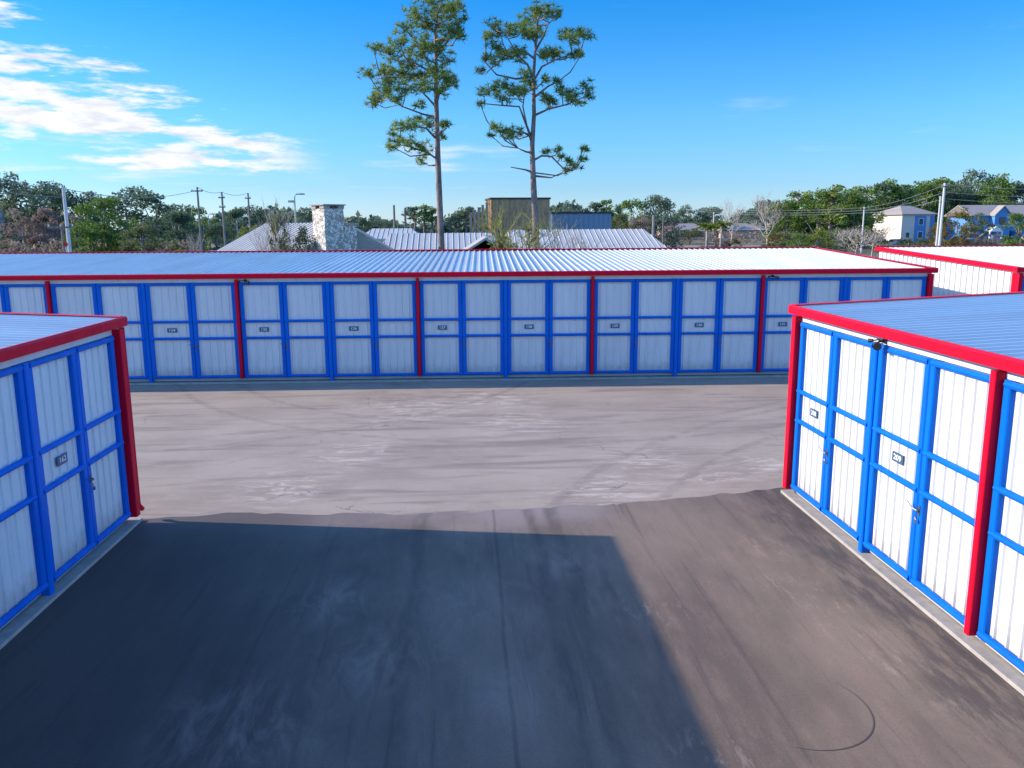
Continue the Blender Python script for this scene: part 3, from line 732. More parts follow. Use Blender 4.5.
# ------------------------------------------------------------------ neighbouring metal-roofed buildings
M_SIDING = NM('pale_grey_siding', 0.7)
sp = M_SIDING.nt.nodes.new('ShaderNodeSeparateXYZ'); M_SIDING.nt.links.new(M_SIDING.tc.outputs['Object'], sp.inputs[0])
w = M_SIDING.math('FRACT', M_SIDING.math('MULTIPLY', sp.outputs[2], 5.0))
kk = M_SIDING.noise(2, 4)
M_SIDING.col(M_SIDING.mix(M_SIDING.rng(w, 0.80, 0.95, 0, 0.55), M_SIDING.mix(kk, (0.76, 0.76, 0.76), (0.82, 0.82, 0.80)), (0.25, 0.26, 0.28))); M_SIDING = M_SIDING.m
M_TRIMW = NM('white_trim', 0.5, 0, (0.75, 0.75, 0.75)).m
M_GLASS = NM('window_glass', 0.08, 0, (0.03, 0.04, 0.05)).m
M_SHINGLE = NM('shingle_roof', 0.9); k = M_SHINGLE.noise(3, 5, 0.7); M_SHINGLE.col(M_SHINGLE.mix(k, (0.26, 0.22, 0.20), (0.42, 0.37, 0.34))); M_SHINGLE = M_SHINGLE.m
M_STONE = NM('rubble_stone', 0.85)
vo = M_STONE.nt.nodes.new('ShaderNodeTexVoronoi'); vo.feature = 'DISTANCE_TO_EDGE'; vo.inputs['Scale'].default_value = 6.5
vc = M_STONE.nt.nodes.new('ShaderNodeTexVoronoi'); vc.inputs['Scale'].default_value = 6.5
for v_ in (vo, vc): M_STONE.nt.links.new(M_STONE.tc.outputs['Object'], v_.inputs['Vector'])
hs = M_STONE.nt.nodes.new('ShaderNodeSeparateColor'); M_STONE.nt.links.new(vc.outputs['Color'], hs.inputs[0])
c = M_STONE.mix(M_STONE.rng(hs.outputs[0], 0.2, 0.8), (0.74, 0.68, 0.58), (0.42, 0.36, 0.31))
c = M_STONE.mix(M_STONE.rng(hs.outputs[1], 0.6, 0.7), c, (0.80, 0.77, 0.70))
c = M_STONE.mix(M_STONE.rng(vo.outputs['Distance'], 0.02, 0.06, 1, 0), c, (0.14, 0.12, 0.11)); M_STONE.col(c).bump(vo.outputs['Distance'], 0.8, 0.05); M_STONE = M_STONE.m

def gabled(name, label, cat, cx_, cy_, rz, Lx, Wy, eave, ridge, hip=0.0, wallm=None, roofm=None, ribs=0.45, over=0.5, windows=()):
    """ridge along local x; hip>0 pulls the ridge ends in"""
    wallm = wallm or M_SIDING; roofm = roofm or M_ROOF2
    t = thing(name, label, cat, (cx_, cy_, -0.1), rz)
    hx, hy = Lx/2, Wy/2; mb = MB()
    if hip:
        mb.box(-hx, hx, -hy, hy, 0, eave)
    else:
        v = [(-hx, -hy, 0), (-hx, hy, 0), (-hx, hy, eave), (-hx, 0, ridge-0.06), (-hx, -hy, eave)]
        v += [(hx, q[1], q[2]) for q in v]
        mb.add(v, [(0, 4, 3, 2, 1), (5, 6, 7, 8, 9), (0, 5, 9, 4), (1, 2, 7, 6), (4, 9, 8, 3), (3, 8, 7, 2)])
    mb.build('wall', wallm, t)
    ox_, oy = hx+over, hy+over; ez = eave-(ridge-eave)/hy*over*0.6; rx = hx+over-hip
    mb = MB(); th = 0.14
    b = [(-ox_, -oy, ez), (ox_, -oy, ez), (ox_, oy, ez), (-ox_, oy, ez), (-rx, 0, ridge), (rx, 0, ridge)]
    v = [(x, y_, z+th) for x, y_, z in b]+b
    mb.add(v, [(0, 1, 5, 4), (2, 3, 4, 5), (1, 2, 5), (3, 0, 4), (6, 10, 11, 7), (8, 11, 10, 9), (7, 11, 8), (9, 10, 6), (0, 6, 7, 1), (1, 7, 8, 2), (2, 8, 9, 3), (3, 9, 6, 0)])
    if ribs:
        x = -ox_+0.1
        while x < ox_-0.05:
            for s_ in (-1, 1):
                top_y = 0.0; tz = ridge
                if hip and abs(x) > rx:
                    f = (ox_-abs(x))/hip; top_y = s_*oy*(1-f); tz = ez+(ridge-ez)*f
                mb.tube([(x, s_*oy, ez+th+0.015), (x, top_y, tz+th+0.015)], 0.028, 4)
            x += ribs
    mb.build('roof', roofm, t)
    for (side, u_, z_, ww, hh) in windows:
        mb = MB(); ys = -hy if side == 'f' else hy
        if side in 'fb':
            s_ = -1 if side == 'f' else 1
            y0_, y1_ = sorted((ys+s_*0.002, ys+s_*0.07))
            mb.box(u_-ww/2, u_+ww/2, y0_, y1_, z_-hh/2, z_-hh/2+0.1); mb.box(u_-ww/2, u_+ww/2, y0_, y1_, z_+hh/2-0.1, z_+hh/2)
            mb.box(u_-ww/2, u_-ww/2+0.1, y0_, y1_, z_-hh/2+0.1, z_+hh/2-0.1); mb.box(u_+ww/2-0.1, u_+ww/2, y0_, y1_, z_-hh/2+0.1, z_+hh/2-0.1)
            w_ = mb.build('window', M_TRIMW, t)
            mb = MB(); y0_, y1_ = sorted((ys+s_*0.002, ys+s_*0.03)); mb.box(u_-ww/2+0.1, u_+ww/2-0.1, y0_, y1_, z_-hh/2+0.1, z_+hh/2-0.1)
        else:
            s_ = -1 if side == 'l' else 1; xs = s_*hx
            y0_, y1_ = sorted((xs+s_*0.002, xs+s_*0.07))
            mb.box(y0_, y1_, u_-ww/2, u_+ww/2, z_-hh/2, z_-hh/2+0.1); mb.box(y0_, y1_, u_-ww/2, u_+ww/2, z_+hh/2-0.1, z_+hh/2)
            mb.box(y0_, y1_, u_-ww/2, u_-ww/2+0.1, z_-hh/2+0.1, z_+hh/2-0.1); mb.box(y0_, y1_, u_+ww/2-0.1, u_+ww/2, z_-hh/2+0.1, z_+hh/2-0.1)
            w_ = mb.build('window', M_TRIMW, t)
            mb = MB(); y0_, y1_ = sorted((xs+s_*0.002, xs+s_*0.03)); mb.box(y0_, y1_, u_-ww/2+0.1, u_+ww/2-0.1, z_-hh/2+0.1, z_+hh/2-0.1)
        mb.build('pane', M_GLASS, w_)
    return t

# chimney house: gable end faces forward-right, ridge runs back-left
gx, gy = at(346, 52); ang = R(135)      # local +x points back-left
Lr, Wd = 8.5, 8.6
cxh, cyh = gx+math.cos(ang)*(Lr/2+0.3), gy+math.sin(ang)*(Lr/2+0.3)
hs_ = gabled('house', 'grey-sided house with pale metal gable roof and a tall stone chimney', 'house', cxh, cyh, ang, Lr, Wd, 2.4, 4.50, 0.0, M_SIDING, M_ROOF2, 0.42, 0.45)
# chimney against the gable wall
mb = MB()
def stonebox(mb, x0, x1, y0, y1, z0, z1, rnd, tp=0.0):
    n = 9; vs = []; fs = []
    for i in range(n+1):
        f = i/n; z = z0+(z1-z0)*f; q = tp*f
        for (x, y_) in ((x0+q, y0+q), (x1-q, y0+q), (x1-q, y1-q), (x0+q, y1-q)):
            vs.append((x+rnd.uniform(-.03, .03), y_+rnd.uniform(-.03, .03), z))
    for i in range(n):
        for j in range(4): fs.append((i*4+j, i*4+(j+1) % 4, (i+1)*4+(j+1) % 4, (i+1)*4+j))
    fs += [(3, 2, 1, 0), tuple(n*4+j for j in range(4))]; mb.add(vs, fs)
rn = random.Random(3)
hx = -(Lr/2)    # forward gable end is at local -x
stonebox(mb, hx-1.35, hx-0.05, 0.85, 2.35, 0, 5.45, rn, 0.05)
ch = mb.build('chimney', M_STONE, hs_)
mb = MB(); stonebox(mb, hx-1.20, hx-0.06, -0.15, 0.82, 0, 4.45, rn, 0.02); mb.build('chimney_base', M_STONE, hs_)
mb = MB()
for (x0_, x1_, y0_, y1_) in ((hx-1.34, hx-0.9, 0.86, 1.30), (hx-1.34, hx-0.9, 1.90, 2.34), (hx-0.5, hx-0.08, 0.86, 1.3), (hx-0.5, hx-0.08, 1.9, 2.34)):
    mb.box(x0_, x1_, y0_, y1_, 5.451, 5.64)
mb.box(hx-1.42, hx+0.02, 0.78, 2.42, 5.641, 5.71); mb.build('chimney_cap', M_SLAB, ch)
mb = MB(); mb.box(hx-1.28, hx-0.04, -0.25, 0.84, 4.46, 4.62); mb.build('chimney_shoulder', M_SLAB, hs_)

x, y_ = at(440, 60); gabled('low_building', 'low grey metal-roofed building in front of the brown panelled tower', 'building', x, y_+2.6, R(1), 8.4, 10, 2.1, 3.72, 0.8, M_SIDING, M_ROOF2, 0.42, 0.5)
x, y_ = at(484, 55.6); gabled('entrance_gable', 'small gabled entrance porch with grey roof behind the yellow bush', 'porch', x, y_-0.6, R(90), 6, 4.6, 2.0, 3.50, 0.0, M_SIDING, M_ROOF2, 0.42, 0.35)
x, y_ = at(577, 64); gabled('wide_building', 'wide low building with pale ribbed hip roof right of the tall pines', 'building', x, y_+0.4, R(-1), 11.6, 12, 2.3, 3.92, 1.0, M_SIDING, M_ROOF2, 0.42, 0.5)
x, y_ = at(392, 82); gabled('distant_building', 'long low grey building with flat-looking pale roof behind the chimney house', 'building', x, y_, R(2), 5.0, 8, 3.2, 4.05, 1.2, M_SIDING, M_ROOF2, 0.45, 0.6)

def panel_box(name, label, px0, px1, top, dist, deep, mat, cat='building', rz=0.0):
    x0, y0 = at(px0, dist); x1, y1 = at(px1, dist); w_ = x1-x0; h = zat(top, (px0+px1)/2, dist)+0.1
    t = thing(name, label, cat, ((x0+x1)/2, y0, -0.1), rz)
    mb = MB(); mb.box(-w_/2, w_/2, 0, deep, 0, h-0.18)
    xx_ = -w_/2+0.3
    while xx_ < w_/2-0.1:
        mb.box(xx_-0.03, xx_+0.03, -0.05, -0.002, 0.02, h-0.2); xx_ += 0.6
    yy_ = 0.4
    while yy_ < deep:
        for s_ in (-1, 1):
            a0, a1 = sorted((s_*w_/2+s_*0.002, s_*w_/2+s_*0.05)); mb.box(a0, a1, yy_-0.03, yy_+0.03, 0.02, h-0.2)
        yy_ += 0.6
    mb.build('wall', mat, t)
    mb = MB(); mb.box(-w_/2-0.12, w_/2+0.12, -0.12, deep+0.12, h-0.178, h); mb.build('roof', M_DARK, t)
    return t
mm = NM('weathered_wood_panels', 0.9); k = mm.noise(1.6, 6, 0.7, (3.0, 3.0, 0.35)); k2 = mm.noise(2.2, 5, 0.7)
c = mm.mix(mm.rng(k, 0.4, 0.6), (0.30, 0.17, 0.11), (0.50, 0.31, 0.18)); c = mm.mix(mm.rng(k2, 0.46, 0.62, 0, 0.85), c, (0.44, 0.33, 0.14))
mm.col(c).bump(k, 0.6, 0.05)
panel_box('panelled_building', 'tall brown weathered-panel building with ivy standing behind the right tall pine', 491, 550, 197.5, 92, 5, mm.m, rz=R(5))
mb2 = NM('blue_grey_cladding', 0.5); k = mb2.noise(0.6, 4); mb2.col(mb2.mix(k, (0.17, 0.25, 0.36), (0.22, 0.31, 0.42)))
panel_box('clad_building', 'flat-topped blue-grey clad building right of the tall pines', 552, 611, 212, 100, 9, mb2.m)
M_TIMBER = bark('timber_brown', (0.30, 0.20, 0.15), (0.42, 0.30, 0.24))
# row of upright posts left of the brown building
for i, pxp in enumerate((471, 475, 479, 483, 487)):
    x, y_ = at(pxp, 88+i*0.8); h = zat(212-i*2.6, pxp, 88)
    mb = MB(); mb.box(-0.13, 0.13, -0.13, 0.13, 0, h); mb.box(-0.16, 0.16, -0.16, 0.16, h+0.002, h+0.08)
    o = mb.build('timber_post', M_TIMBER); o.location = (x, y_, -0.1)
    tag(o, ORD[i]+' timber post from the left beside the brown panelled building', 'post', 'timber posts beside the brown building')

# ------------------------------------------------------------------ houses on the right
M_CREAM = NM('cream_siding', 0.8); k = M_CREAM.noise(1.5, 4); M_CREAM.col(M_CREAM.mix(k, (0.56, 0.50, 0.44), (0.66, 0.60, 0.53))); M_CREAM = M_CREAM.m
M_BSIDE = NM('bright_blue_siding', 0.7); k = M_BSIDE.noise(1.5, 4); M_BSIDE.col(M_BSIDE.mix(k, (0.07, 0.22, 0.50), (0.09, 0.27, 0.56))); M_BSIDE = M_BSIDE.m
M_TANW = NM('tan_stucco', 0.85, 0, (0.48, 0.36, 0.28)).m
x, y_ = at(913, 172)
t = gabled('two_storey_house', 'cream two-storey house with blue centre panel beside the leaning-looking pole', 'house', x, y_+4, R(14), 8.6, 8.5, 6.3, 8.0, 3.6, M_CREAM, M_SHINGLE, 0, 0.5,
           windows=[('f', 0.6, 4.7, 1.3, 1.5), ('f', 0.6, 1.9, 1.3, 1.5), ('f', -2.6, 1.9, 1.2, 1.3)])
mb = MB(); mb.box(-0.9, 2.0, -4.34, -4.252, 0.3, 5.9)
mb.build('blue_bay_panel', M_BSIDE, t)
for ch_ in list(t.children):
    if ch_.name.startswith('window') and ch_.type == 'MESH' and abs(sum(v.co.x for v in ch_.data.vertices)/len(ch_.data.vertices)-0.6) < 0.1: ch_.location.y -= 0.1
mb = MB(); mb.box(3.1, 4.2, -4.34, -4.252, 0.3, 5.9); mb.build('corner_panel', M_BSIDE, t)
x, y_ = at(1004, 165)
t = gabled('blue_house', 'bright blue two-storey house with front gable and grey roof at the right edge', 'house', x, y_+4, R(3), 15, 8, 5.9, 7.9, 0, M_BSIDE, M_SHINGLE, 0, 0.5,
           windows=[('f', 1.6, 4.4, 1.3, 1.5), ('f', 1.6, 1.7, 1.3, 1.5), ('f', 4.5, 4.4, 1.3, 1.5), ('f', 4.5, 1.7, 1.3, 1.5), ('f', -5.2, 4.4, 1.2, 1.3)])
def front_gable(t, x0, x1, y0, y1, e_, r_):
    mb = MB(); xm = (x0+x1)/2
    v = [(x0, y0, 0), (x1, y0, 0), (x1, y0, e_), (xm, y0, r_), (x0, y0, e_)]; v += [(a_, y1, c_) for a_, b_, c_ in v]
    mb.add(v, [(0, 1, 2, 3, 4), (9, 8, 7, 6, 5), (0, 5, 6, 1), (1, 6, 7, 2), (4, 3, 8, 9), (3, 2, 7, 8), (0, 4, 9, 5)]); f = mb.build('front_wing', M_BSIDE, t)
    mb = MB()
    for s_ in (-1, 1):
        xe = xm+s_*(x1-x0)/2*1.12; ze = e_-(r_-e_)*0.12
        v = [(xm, y0-0.3, r_+0.03), (xe, y0-0.3, ze+0.03), (xe, y1, ze+0.03), (xm, y1, r_+0.03)]; v += [(a_, b_, c_+0.22) for a_, b_, c_ in v]
        mb.add(v, [(0, 1, 2, 3), (7, 6, 5, 4), (0, 4, 5, 1), (1, 5, 6, 2), (2, 6, 7, 3), (3, 7, 4, 0)])
    mb.build('gable_roof', M_SHINGLE, f)
    mb = MB(); xa = xm-0.7
    mb.box(xa, xa+1.4, y0-0.08, y0-0.003, 4.0, 5.5); mb.build('wing_window', M_GLASS, f)
front_gable(t, -3.6, -0.2, -5.6, -3.9, 5.9, 7.6)
# low blue porch roof and annex at the right edge
mb = MB(); mb.box(1.0, 7.4, -7.4, -4.1, 2.5, 2.75, 0); mb.box(1.2, 7.2, -7.2, -4.1, 0, 2.49); mb.build('annex', M_BSIDE, t)
mb = MB(); v = [(-5.0, -6.6, 2.6), (-2.2, -6.6, 2.6), (-3.6, -6.6, 3.7), (-5.0, -4.1, 2.6), (-2.2, -4.1, 2.6), (-3.6, -4.1, 3.7)]
mb.add(v, [(0, 1, 2), (5, 4, 3), (0, 3, 4, 1), (1, 4, 5, 2), (0, 2, 5, 3)])
for xq in (-4.9, -2.3): mb.box(xq-0.12, xq+0.12, -6.5, -6.26, 0, 2.598)
mb.build('porch', M_TRIMW, t)
for i, (pxh, d_, L_, lab) in enumerate(((678, 240, 15, 'low tan house with grey roof beyond the field, left of the palms'), (744, 262, 13, 'low brick-toned house among bare trees beyond the field'), (641, 300, 10, 'small tan house left of the other tan houses beyond the field'))):
    x, y_ = at(pxh, d_); gabled('tan_house', lab, 'house', x, y_, R(8-6*i), L_, 10, 2.6, 4.6, 3.2, M_TANW, M_SHINGLE, 0, 0.6, windows=[('f', -3, 1.4, 1.5, 1.2), ('f', 2.5, 1.4, 1.5, 1.2)])

# ------------------------------------------------------------------ roads beyond
rd = NM('pale_road', 0.9, 0, (0.30, 0.28, 0.27)).m
sheet('road', [(30, 168), (120, 150), (120, 157), (30, 176)], -0.094, rd)
sheet('parking_area', [(-75, 92), (-22, 92), (-20, 112), (-75, 118)], -0.094, rd)

# ------------------------------------------------------------------ cars
CP = {}
def car(px, dist, rz, paintcol, label):
    key = tuple(paintcol)
    if key not in CP: CP[key] = NM('car_paint', 0.25, 0.2, paintcol).m
    x, y_ = at(px, dist); t = thing('parked_car', label, 'car', (x, y_, -0.09), rz, 'cars parked beyond the storage rows')
    prof = [(-2.2, 0.35), (-2.25, 0.75), (-2.1, 0.95), (-1.55, 1.0), (1.0, 0.98), (2.0, 0.85), (2.25, 0.65), (2.2, 0.35)]
    mb = MB(); n = len(prof)
    v = [(x_, s_*0.88, z_) for s_ in (-1, 1) for x_, z_ in prof]
    mb.add(v, [tuple(range(n)), tuple(range(2*n-1, n-1, -1))]+[(i, i+n, (i+1) % n+n, (i+1) % n) for i in range(n)])
    mb.build('body', CP[key], t)
    cab = [(-1.7, 1.0), (-1.25, 1.42), (0.25, 1.45), (0.95, 0.985)]
    mb = MB(); v = [(x_, s_*(0.8 if z_ < 1.1 else 0.68), z_) for s_ in (-1, 1) for x_, z_ in cab]
    mb.add(v, [(0, 1, 2, 3), (7, 6, 5, 4), (0, 4, 5, 1), (1, 5, 6, 2), (2, 6, 7, 3)]); mb.build('windows', M_GLASS, t)
    mb = MB(); mb.box(-1.2, 0.2, -0.66, 0.66, 1.44, 1.49); mb.build('roof_panel', CP[key], t)
    for xw in (-1.4, 1.4):
        for s_ in (-1, 1):
            mb = MB(); mb.tube([(xw, s_*0.70, 0.32), (xw, s_*0.91, 0.32)], 0.32, 12); w_ = mb.build('wheel', M_DARK, t)
            mb = MB(); mb.tube([(xw, s_*0.905, 0.32), (xw, s_*0.925, 0.32)], 0.18, 8); mb.build('rim', M_STEEL, w_)
    return t
car(167, 100, 0.2, (0.75, 0.76, 0.8), 'white car with blue-tinted windows parked left of the wooden utility poles')
car(216, 108, 0.5, (0.55, 0.65, 0.75), 'pale blue car parked between two utility poles')
car(236, 112, 0.1, (0.10, 0.18, 0.35), 'dark blue car parked left of the metal roof edge')
car(150, 96, 0.0, (0.10, 0.12, 0.16), 'dark car parked left of the white car')
car(790, 176, 1.0, (0.7, 0.7, 0.72), 'white car on the pale road below the dense pines')
car(844, 170, 0.4, (0.18, 0.16, 0.35), 'purple car below the dense pines')
car(900, 150, 0.0, (0.7, 0.68, 0.7), 'silver car parked before the cream house')
car(975, 148, 0.1, (0.65, 0.65, 0.72), 'silver car parked before the blue house, left of its porch')
car(1006, 147, 0.1, (0.12, 0.12, 0.4), 'navy car parked before the blue house annex')
car(934, 150, 0.1, (0.25, 0.05, 0.2), 'maroon car parked beside the double utility pole')

# ------------------------------------------------------------------ poles and wires
BK_POLE = bark('pole_wood', (0.16, 0.14, 0.13), (0.26, 0.23, 0.21)); M_CONC = NM('pale_concrete_pole', 0.8, 0, (0.55, 0.56, 0.58)).m
def pole(px, top, dist, label, mat=None, r=0.14, arms=((0.4, 0.6),), can=False):
    x, y_ = at(px, dist); h = zat(top, px, dist)+0.1
    t = thing('utility_pole', label, 'utility pole', (x, y_, -0.1))
    mb = MB(); mb.tube([(0, 0, 0), (0, 0, h)], [r, r*0.72], 8); mb.build('shaft', mat or BK_POLE, t)
    for dz, hw in arms:
        mb = MB(); mb.box(-hw, hw, -0.06-r, 0.04-r, h-dz-0.07, h-dz+0.05); a_ = mb.build('crossarm', BK_POLE, t)
        mb = MB()
        for q in (-hw+0.1, 0.0, hw-0.1): mb.tube([(q, -r, h-dz+0.052), (q, -r, h-dz+0.2)], 0.05, 6)
        mb.build('insulators', M_STEEL, a_)
    if can:
        mb = MB(); mb.tube([(-r-0.32, 0, h-2.2), (-r-0.32, 0, h-1.3)], 0.27, 10); mb.build('transformer', M_STEEL, t)
    return x, y_, h-0.1
p1 = pole(67.2, 187, 60, 'pale tall utility pole with a thin second pole, left part of the photo', M_CONC, 0.16, ())
p1b = pole(61.5, 225, 58, 'short dark pole with a crossbar left of the pale tall pole', None, 0.10, ((0.15, 0.9),))
p2 = pole(200, 187, 88, 'wooden utility pole with crossarm, leftmost of the three in a row')
p3 = pole(224, 192, 92, 'wooden utility pole, middle of the three in a row', None, 0.14, ((0.6, 0.35), (1.6, 0.35)))
p4 = pole(250, 193, 100, 'wooden utility pole, rightmost of the three in a row', None, 0.14, ((0.6, 0.35),))
p5 = pole(394.5, 205, 120, 'plain brown pole beside a matching one behind the low roofs, left of the pair', None, 0.2, ())
p6 = pole(405.5, 208, 120, 'plain brown pole beside a matching one behind the low roofs, right of the pair', None, 0.2, ())
p7 = pole(653.5, 215, 90, 'thick grey pole at the right end of the ribbed hip roof', None, 0.22, ())
p8 = pole(663, 216, 110, 'thin pole just right of the thick grey pole', None, 0.1, ())
p9 = pole(713.5, 212, 200, 'thin pale pole beyond the field behind the palms', M_CONC, 0.2, ((0.5, 1.1),))
p10 = pole(863, 207, 120, 'pale pole in front of the dense pines above the grey thicket', M_CONC, 0.14, ((0.3, 0.7),))
p11 = pole(941, 183, 90, 'tall pale utility pole between the cream house and the blue house', M_CONC, 0.17, ((0.4, 0.35),))
p12 = pole(938, 196, 92, 'shorter pale pole standing just behind the tall pale pole', M_CONC, 0.13, ())
def wire(a_, b_, sag, label, n=14, r=0.022):
    mb = MB(); P = []
    for i in range(n+1):
        f = i/n; P.append((a_[0]+(b_[0]-a_[0])*f, a_[1]+(b_[1]-a_[1])*f, a_[2]+(b_[2]-a_[2])*f-4*sag*f*(1-f)))
    mb.tube(P, r, 4)
    tag(mb.build('power_line', M_WIRE), label, 'power line', 'overhead power lines')
M_WIRE = NM('wire_aluminium', 0.5, 0.3, (0.30, 0.30, 0.32)).m
off = at(-120, 52); e0 = (off[0], off[1], 9.0)
wire(e0, (p1[0], p1[1], p1[2]-0.1), 0.4, 'upper overhead wire from the left edge to the pale tall pole')
wire((e0[0], e0[1], 8.2), (p1[0], p1[1], p1[2]-0.7), 0.4, 'lower overhead wire from the left edge to the pale tall pole')
wire((p1[0], p1[1], p1[2]-0.1), (p2[0], p2[1], p2[2]-0.3), 0.7, 'overhead wire from the pale tall pole to the leftmost wooden pole')
wire(p2, p3, 0.3, 'overhead wire between the leftmost and middle wooden poles'); wire(p3, p4, 0.3, 'overhead wire between the middle and rightmost wooden poles')
ex = at(1200, 80); w0 = at(700, 200)
for i, (dz, nm) in enumerate(((0.2, 'top'), (1.0, 'middle'), (1.7, 'bottom'))):
    wire((p10[0], p10[1], p10[2]-dz*0.5), (p11[0], p11[1], p11[2]-dz), 0.4, nm+' overhead wire left of the tall pale pole')
    wire((p11[0], p11[1], p11[2]-dz), (ex[0], ex[1], 8.0-dz), 0.5, nm+' overhead wire right of the tall pale pole')
    wire((w0[0], w0[1], 8.5-dz*0.6), (p10[0], p10[1], p10[2]-dz*0.5), 0.6, nm+' overhead wire in front of the dense pines')

def street_lamp(px, top, dist, label, arm=0.5):
    x, y_ = at(px, dist); h = zat(top, px, dist)+0.1
    t = thing('street_lamp', label, 'street lamp', (x, y_, -0.1))
    mb = MB(); mb.tube([(0, 0, 0), (0, 0, h-0.3), (arm*0.3, 0, h-0.02), (arm, 0, h)], [0.10, 0.07, 0.06, 0.05], 7); mb.build('pole', M_STEEL, t)
    mb = MB(); mb.box(arm-0.05, arm+0.4, -0.16, 0.16, h-0.08, h+0.06); mb.build('lamp_head', M_STEEL, t)
    mb = MB(); mb.box(-0.55, -0.08, -0.12, 0.12, h-0.75, h-0.55); mb.build('side_lamp', M_STEEL, t)
street_lamp(296, 194, 75, 'slim street lamp with short arm left of the stone chimney', 0.5)
street_lamp(209, 214, 120, 'small pale street lamp between the wooden poles', 0.5)
street_lamp(237, 219, 118, 'small pale street lamp right of the middle wooden pole', 0.5)
# small round red sign by the pale pole
x, y_ = at(64, 56); t = thing('road_sign', 'small red octagonal road sign at the foot of the pale tall pole', 'sign', (x, y_, -0.1))
mb = MB(); mb.tube([(0, 0, 0), (0, 0, 3.5)], 0.04, 6); mb.build('sign_post', M_STEEL, t)
mb = MB(); mb.tube([(0, -0.05, 3.35), (0, -0.09, 3.35)], 0.17, 8); mb.build('sign_plate', NM('sign_red', 0.4, 0, (0.6, 0.02, 0.02)).m, t)

# ------------------------------------------------------------------ trees: (kind, seed, px, top, dist, width px, label[, group])
GW = 'dark woodland trees at the left'; GP = 'dense pines behind the right field'; GM = 'trees on the far middle skyline'
for a_ in [
    ('greyoak', 1, 2, 171, 105, 66, 'large grey-green oak cut by the left edge of the photo'),
    ('oak', 2, 34, 181, 112, 56, 'dark rounded oak second from the left edge'),
    ('oak', 3, 56, 180, 118, 44, 'dark oak directly behind the pale tall pole'),
    ('greyoak', 4, 84, 190, 120, 52, 'grey-green oak between the pale tall pole and the bright green tree'),
    ('tan', 5, 22, 208, 96, 50, 'bare pinkish thicket in front of the left oaks'),
    ('tan', 6, 48, 206, 98, 36, 'dry pinkish thicket just left of the pale tall pole'),
    ('tan', 7, 74, 214, 100, 26, 'dry grey thicket just right of the pale tall pole'),
    ('mid', 8, 104, 194, 88, 44, 'bright green leafy tree right of the pale tall pole'),
    ('mid', 9, 88, 222, 86, 34, 'low green bush at the foot of the bright green tree'),
    ('olive', 10, 141, 223, 84, 38, 'rounded olive bush right of the bright green tree'),
    ('greyoak', 11, 128, 184, 112, 52, 'tall grey-green oak behind the bright green tree'),
    ('oak', 12, 156, 188, 108, 56, 'broad dark oak in the middle of the left wood'),
    ('oak', 13, 176, 208, 102, 40, 'dark low oak left of the wooden utility poles'),
    ('oak', 15, 240, 206, 130, 34, 'dark oak behind the middle wooden utility pole'),
    ('mid', 14, 196, 204, 125, 30, 'green oak behind the leftmost wooden utility pole'),
    ('oak', 16, 262, 204, 135, 38, 'dark oak behind the rightmost wooden utility pole'),
    ('oak', 17, 216, 222, 118, 30, 'dark undergrowth oak between the wooden poles'),
    ('conifer', 18, 207, 236, 78, 14, 'small bright cone-shaped tree left of the metal roof'),
    ('yellow', 19, 243, 226, 76, 18, 'yellow-green shrub behind the edge of the metal roof, left one'),
    ('yellow', 20, 256, 224, 78, 20, 'yellow-green shrub behind the edge of the metal roof, right one'),
    ('greyoak', 21, 302, 206, 140, 36, 'distant dark oak just left of the stone chimney', 0.5),
    ('olive', 23, 300, 225, 46, 34, 'olive leafy tree rooted before the chimney house, right one'),
    ('rust', 24, 505, 233, 50, 34, 'yellow-green bush before the gabled porch'),
    ('yellow', 25, 176, 248, 70, 14, 'small bright bush behind the far storage roof'),
    ('rust', 26, 735, 238, 120, 14, 'small yellow-green bush beyond the far storage roof'),
]: tree(*a_)
tree('olive', 22, 279, 208, 46, 26, 'olive leafy tree rooted before the chimney house with bare top twigs')
tree('bare', 1, 279, 190, 46.3, 46, 'bare twiggy tree rising above the metal roof left of the chimney', 'tree')
tree('willow', 2, 520, 200, 47, 64, 'thin yellow-leaved tree in front of the panelled building', 'tree')
tree('bare', 3, 560, 222, 47, 70, 'low bare spreading tree in front of the ribbed hip roof', 'tree')
tree('bare', 4, 193, 229, 72, 16, 'pale dead stub tree left of the small conifer', 'tree')
tree('bare', 5, 732, 196, 190, 24, 'leafless tree standing clear on the skyline right of the palms', 'tree')
tree('bare', 6, 874, 222, 105, 46, 'grey leafless thicket behind the end of the right-hand roofs', 'thicket')
tree('bare', 7, 858, 226, 102, 40, 'grey leafless thicket at the foot of the pale pole', 'thicket')
tree('bare', 8, 768, 190, 150, 36, 'leafless tall tree at the left end of the dense pines', 'tree')
slim = ((414, 206, 18), (424, 204, 18), (433, 207, 16), (456, 212, 18), (466, 206, 18), (480, 214, 14))
for i, (px, top, w) in enumerate(slim):
    tree('tallpine', 30+i % 4, px, top, 150, w, rank(slim, i)+' slim pine from the left in the open row behind the low roofs', group='slim pines behind the low roofs')
for i, (px, top, w, kd) in enumerate(((566, 200, 24, 'greyoak'), (585, 208, 20, 'oak'), (596, 201, 16, 'tallpine'), (606, 199, 16, 'tallpine'), (617, 203, 18, 'mid'))):
    tree(kd, 40+i, px, top, 150, w, ORD[i]+' tree from the left above the flat blue-grey clad building', group='trees above the clad building')
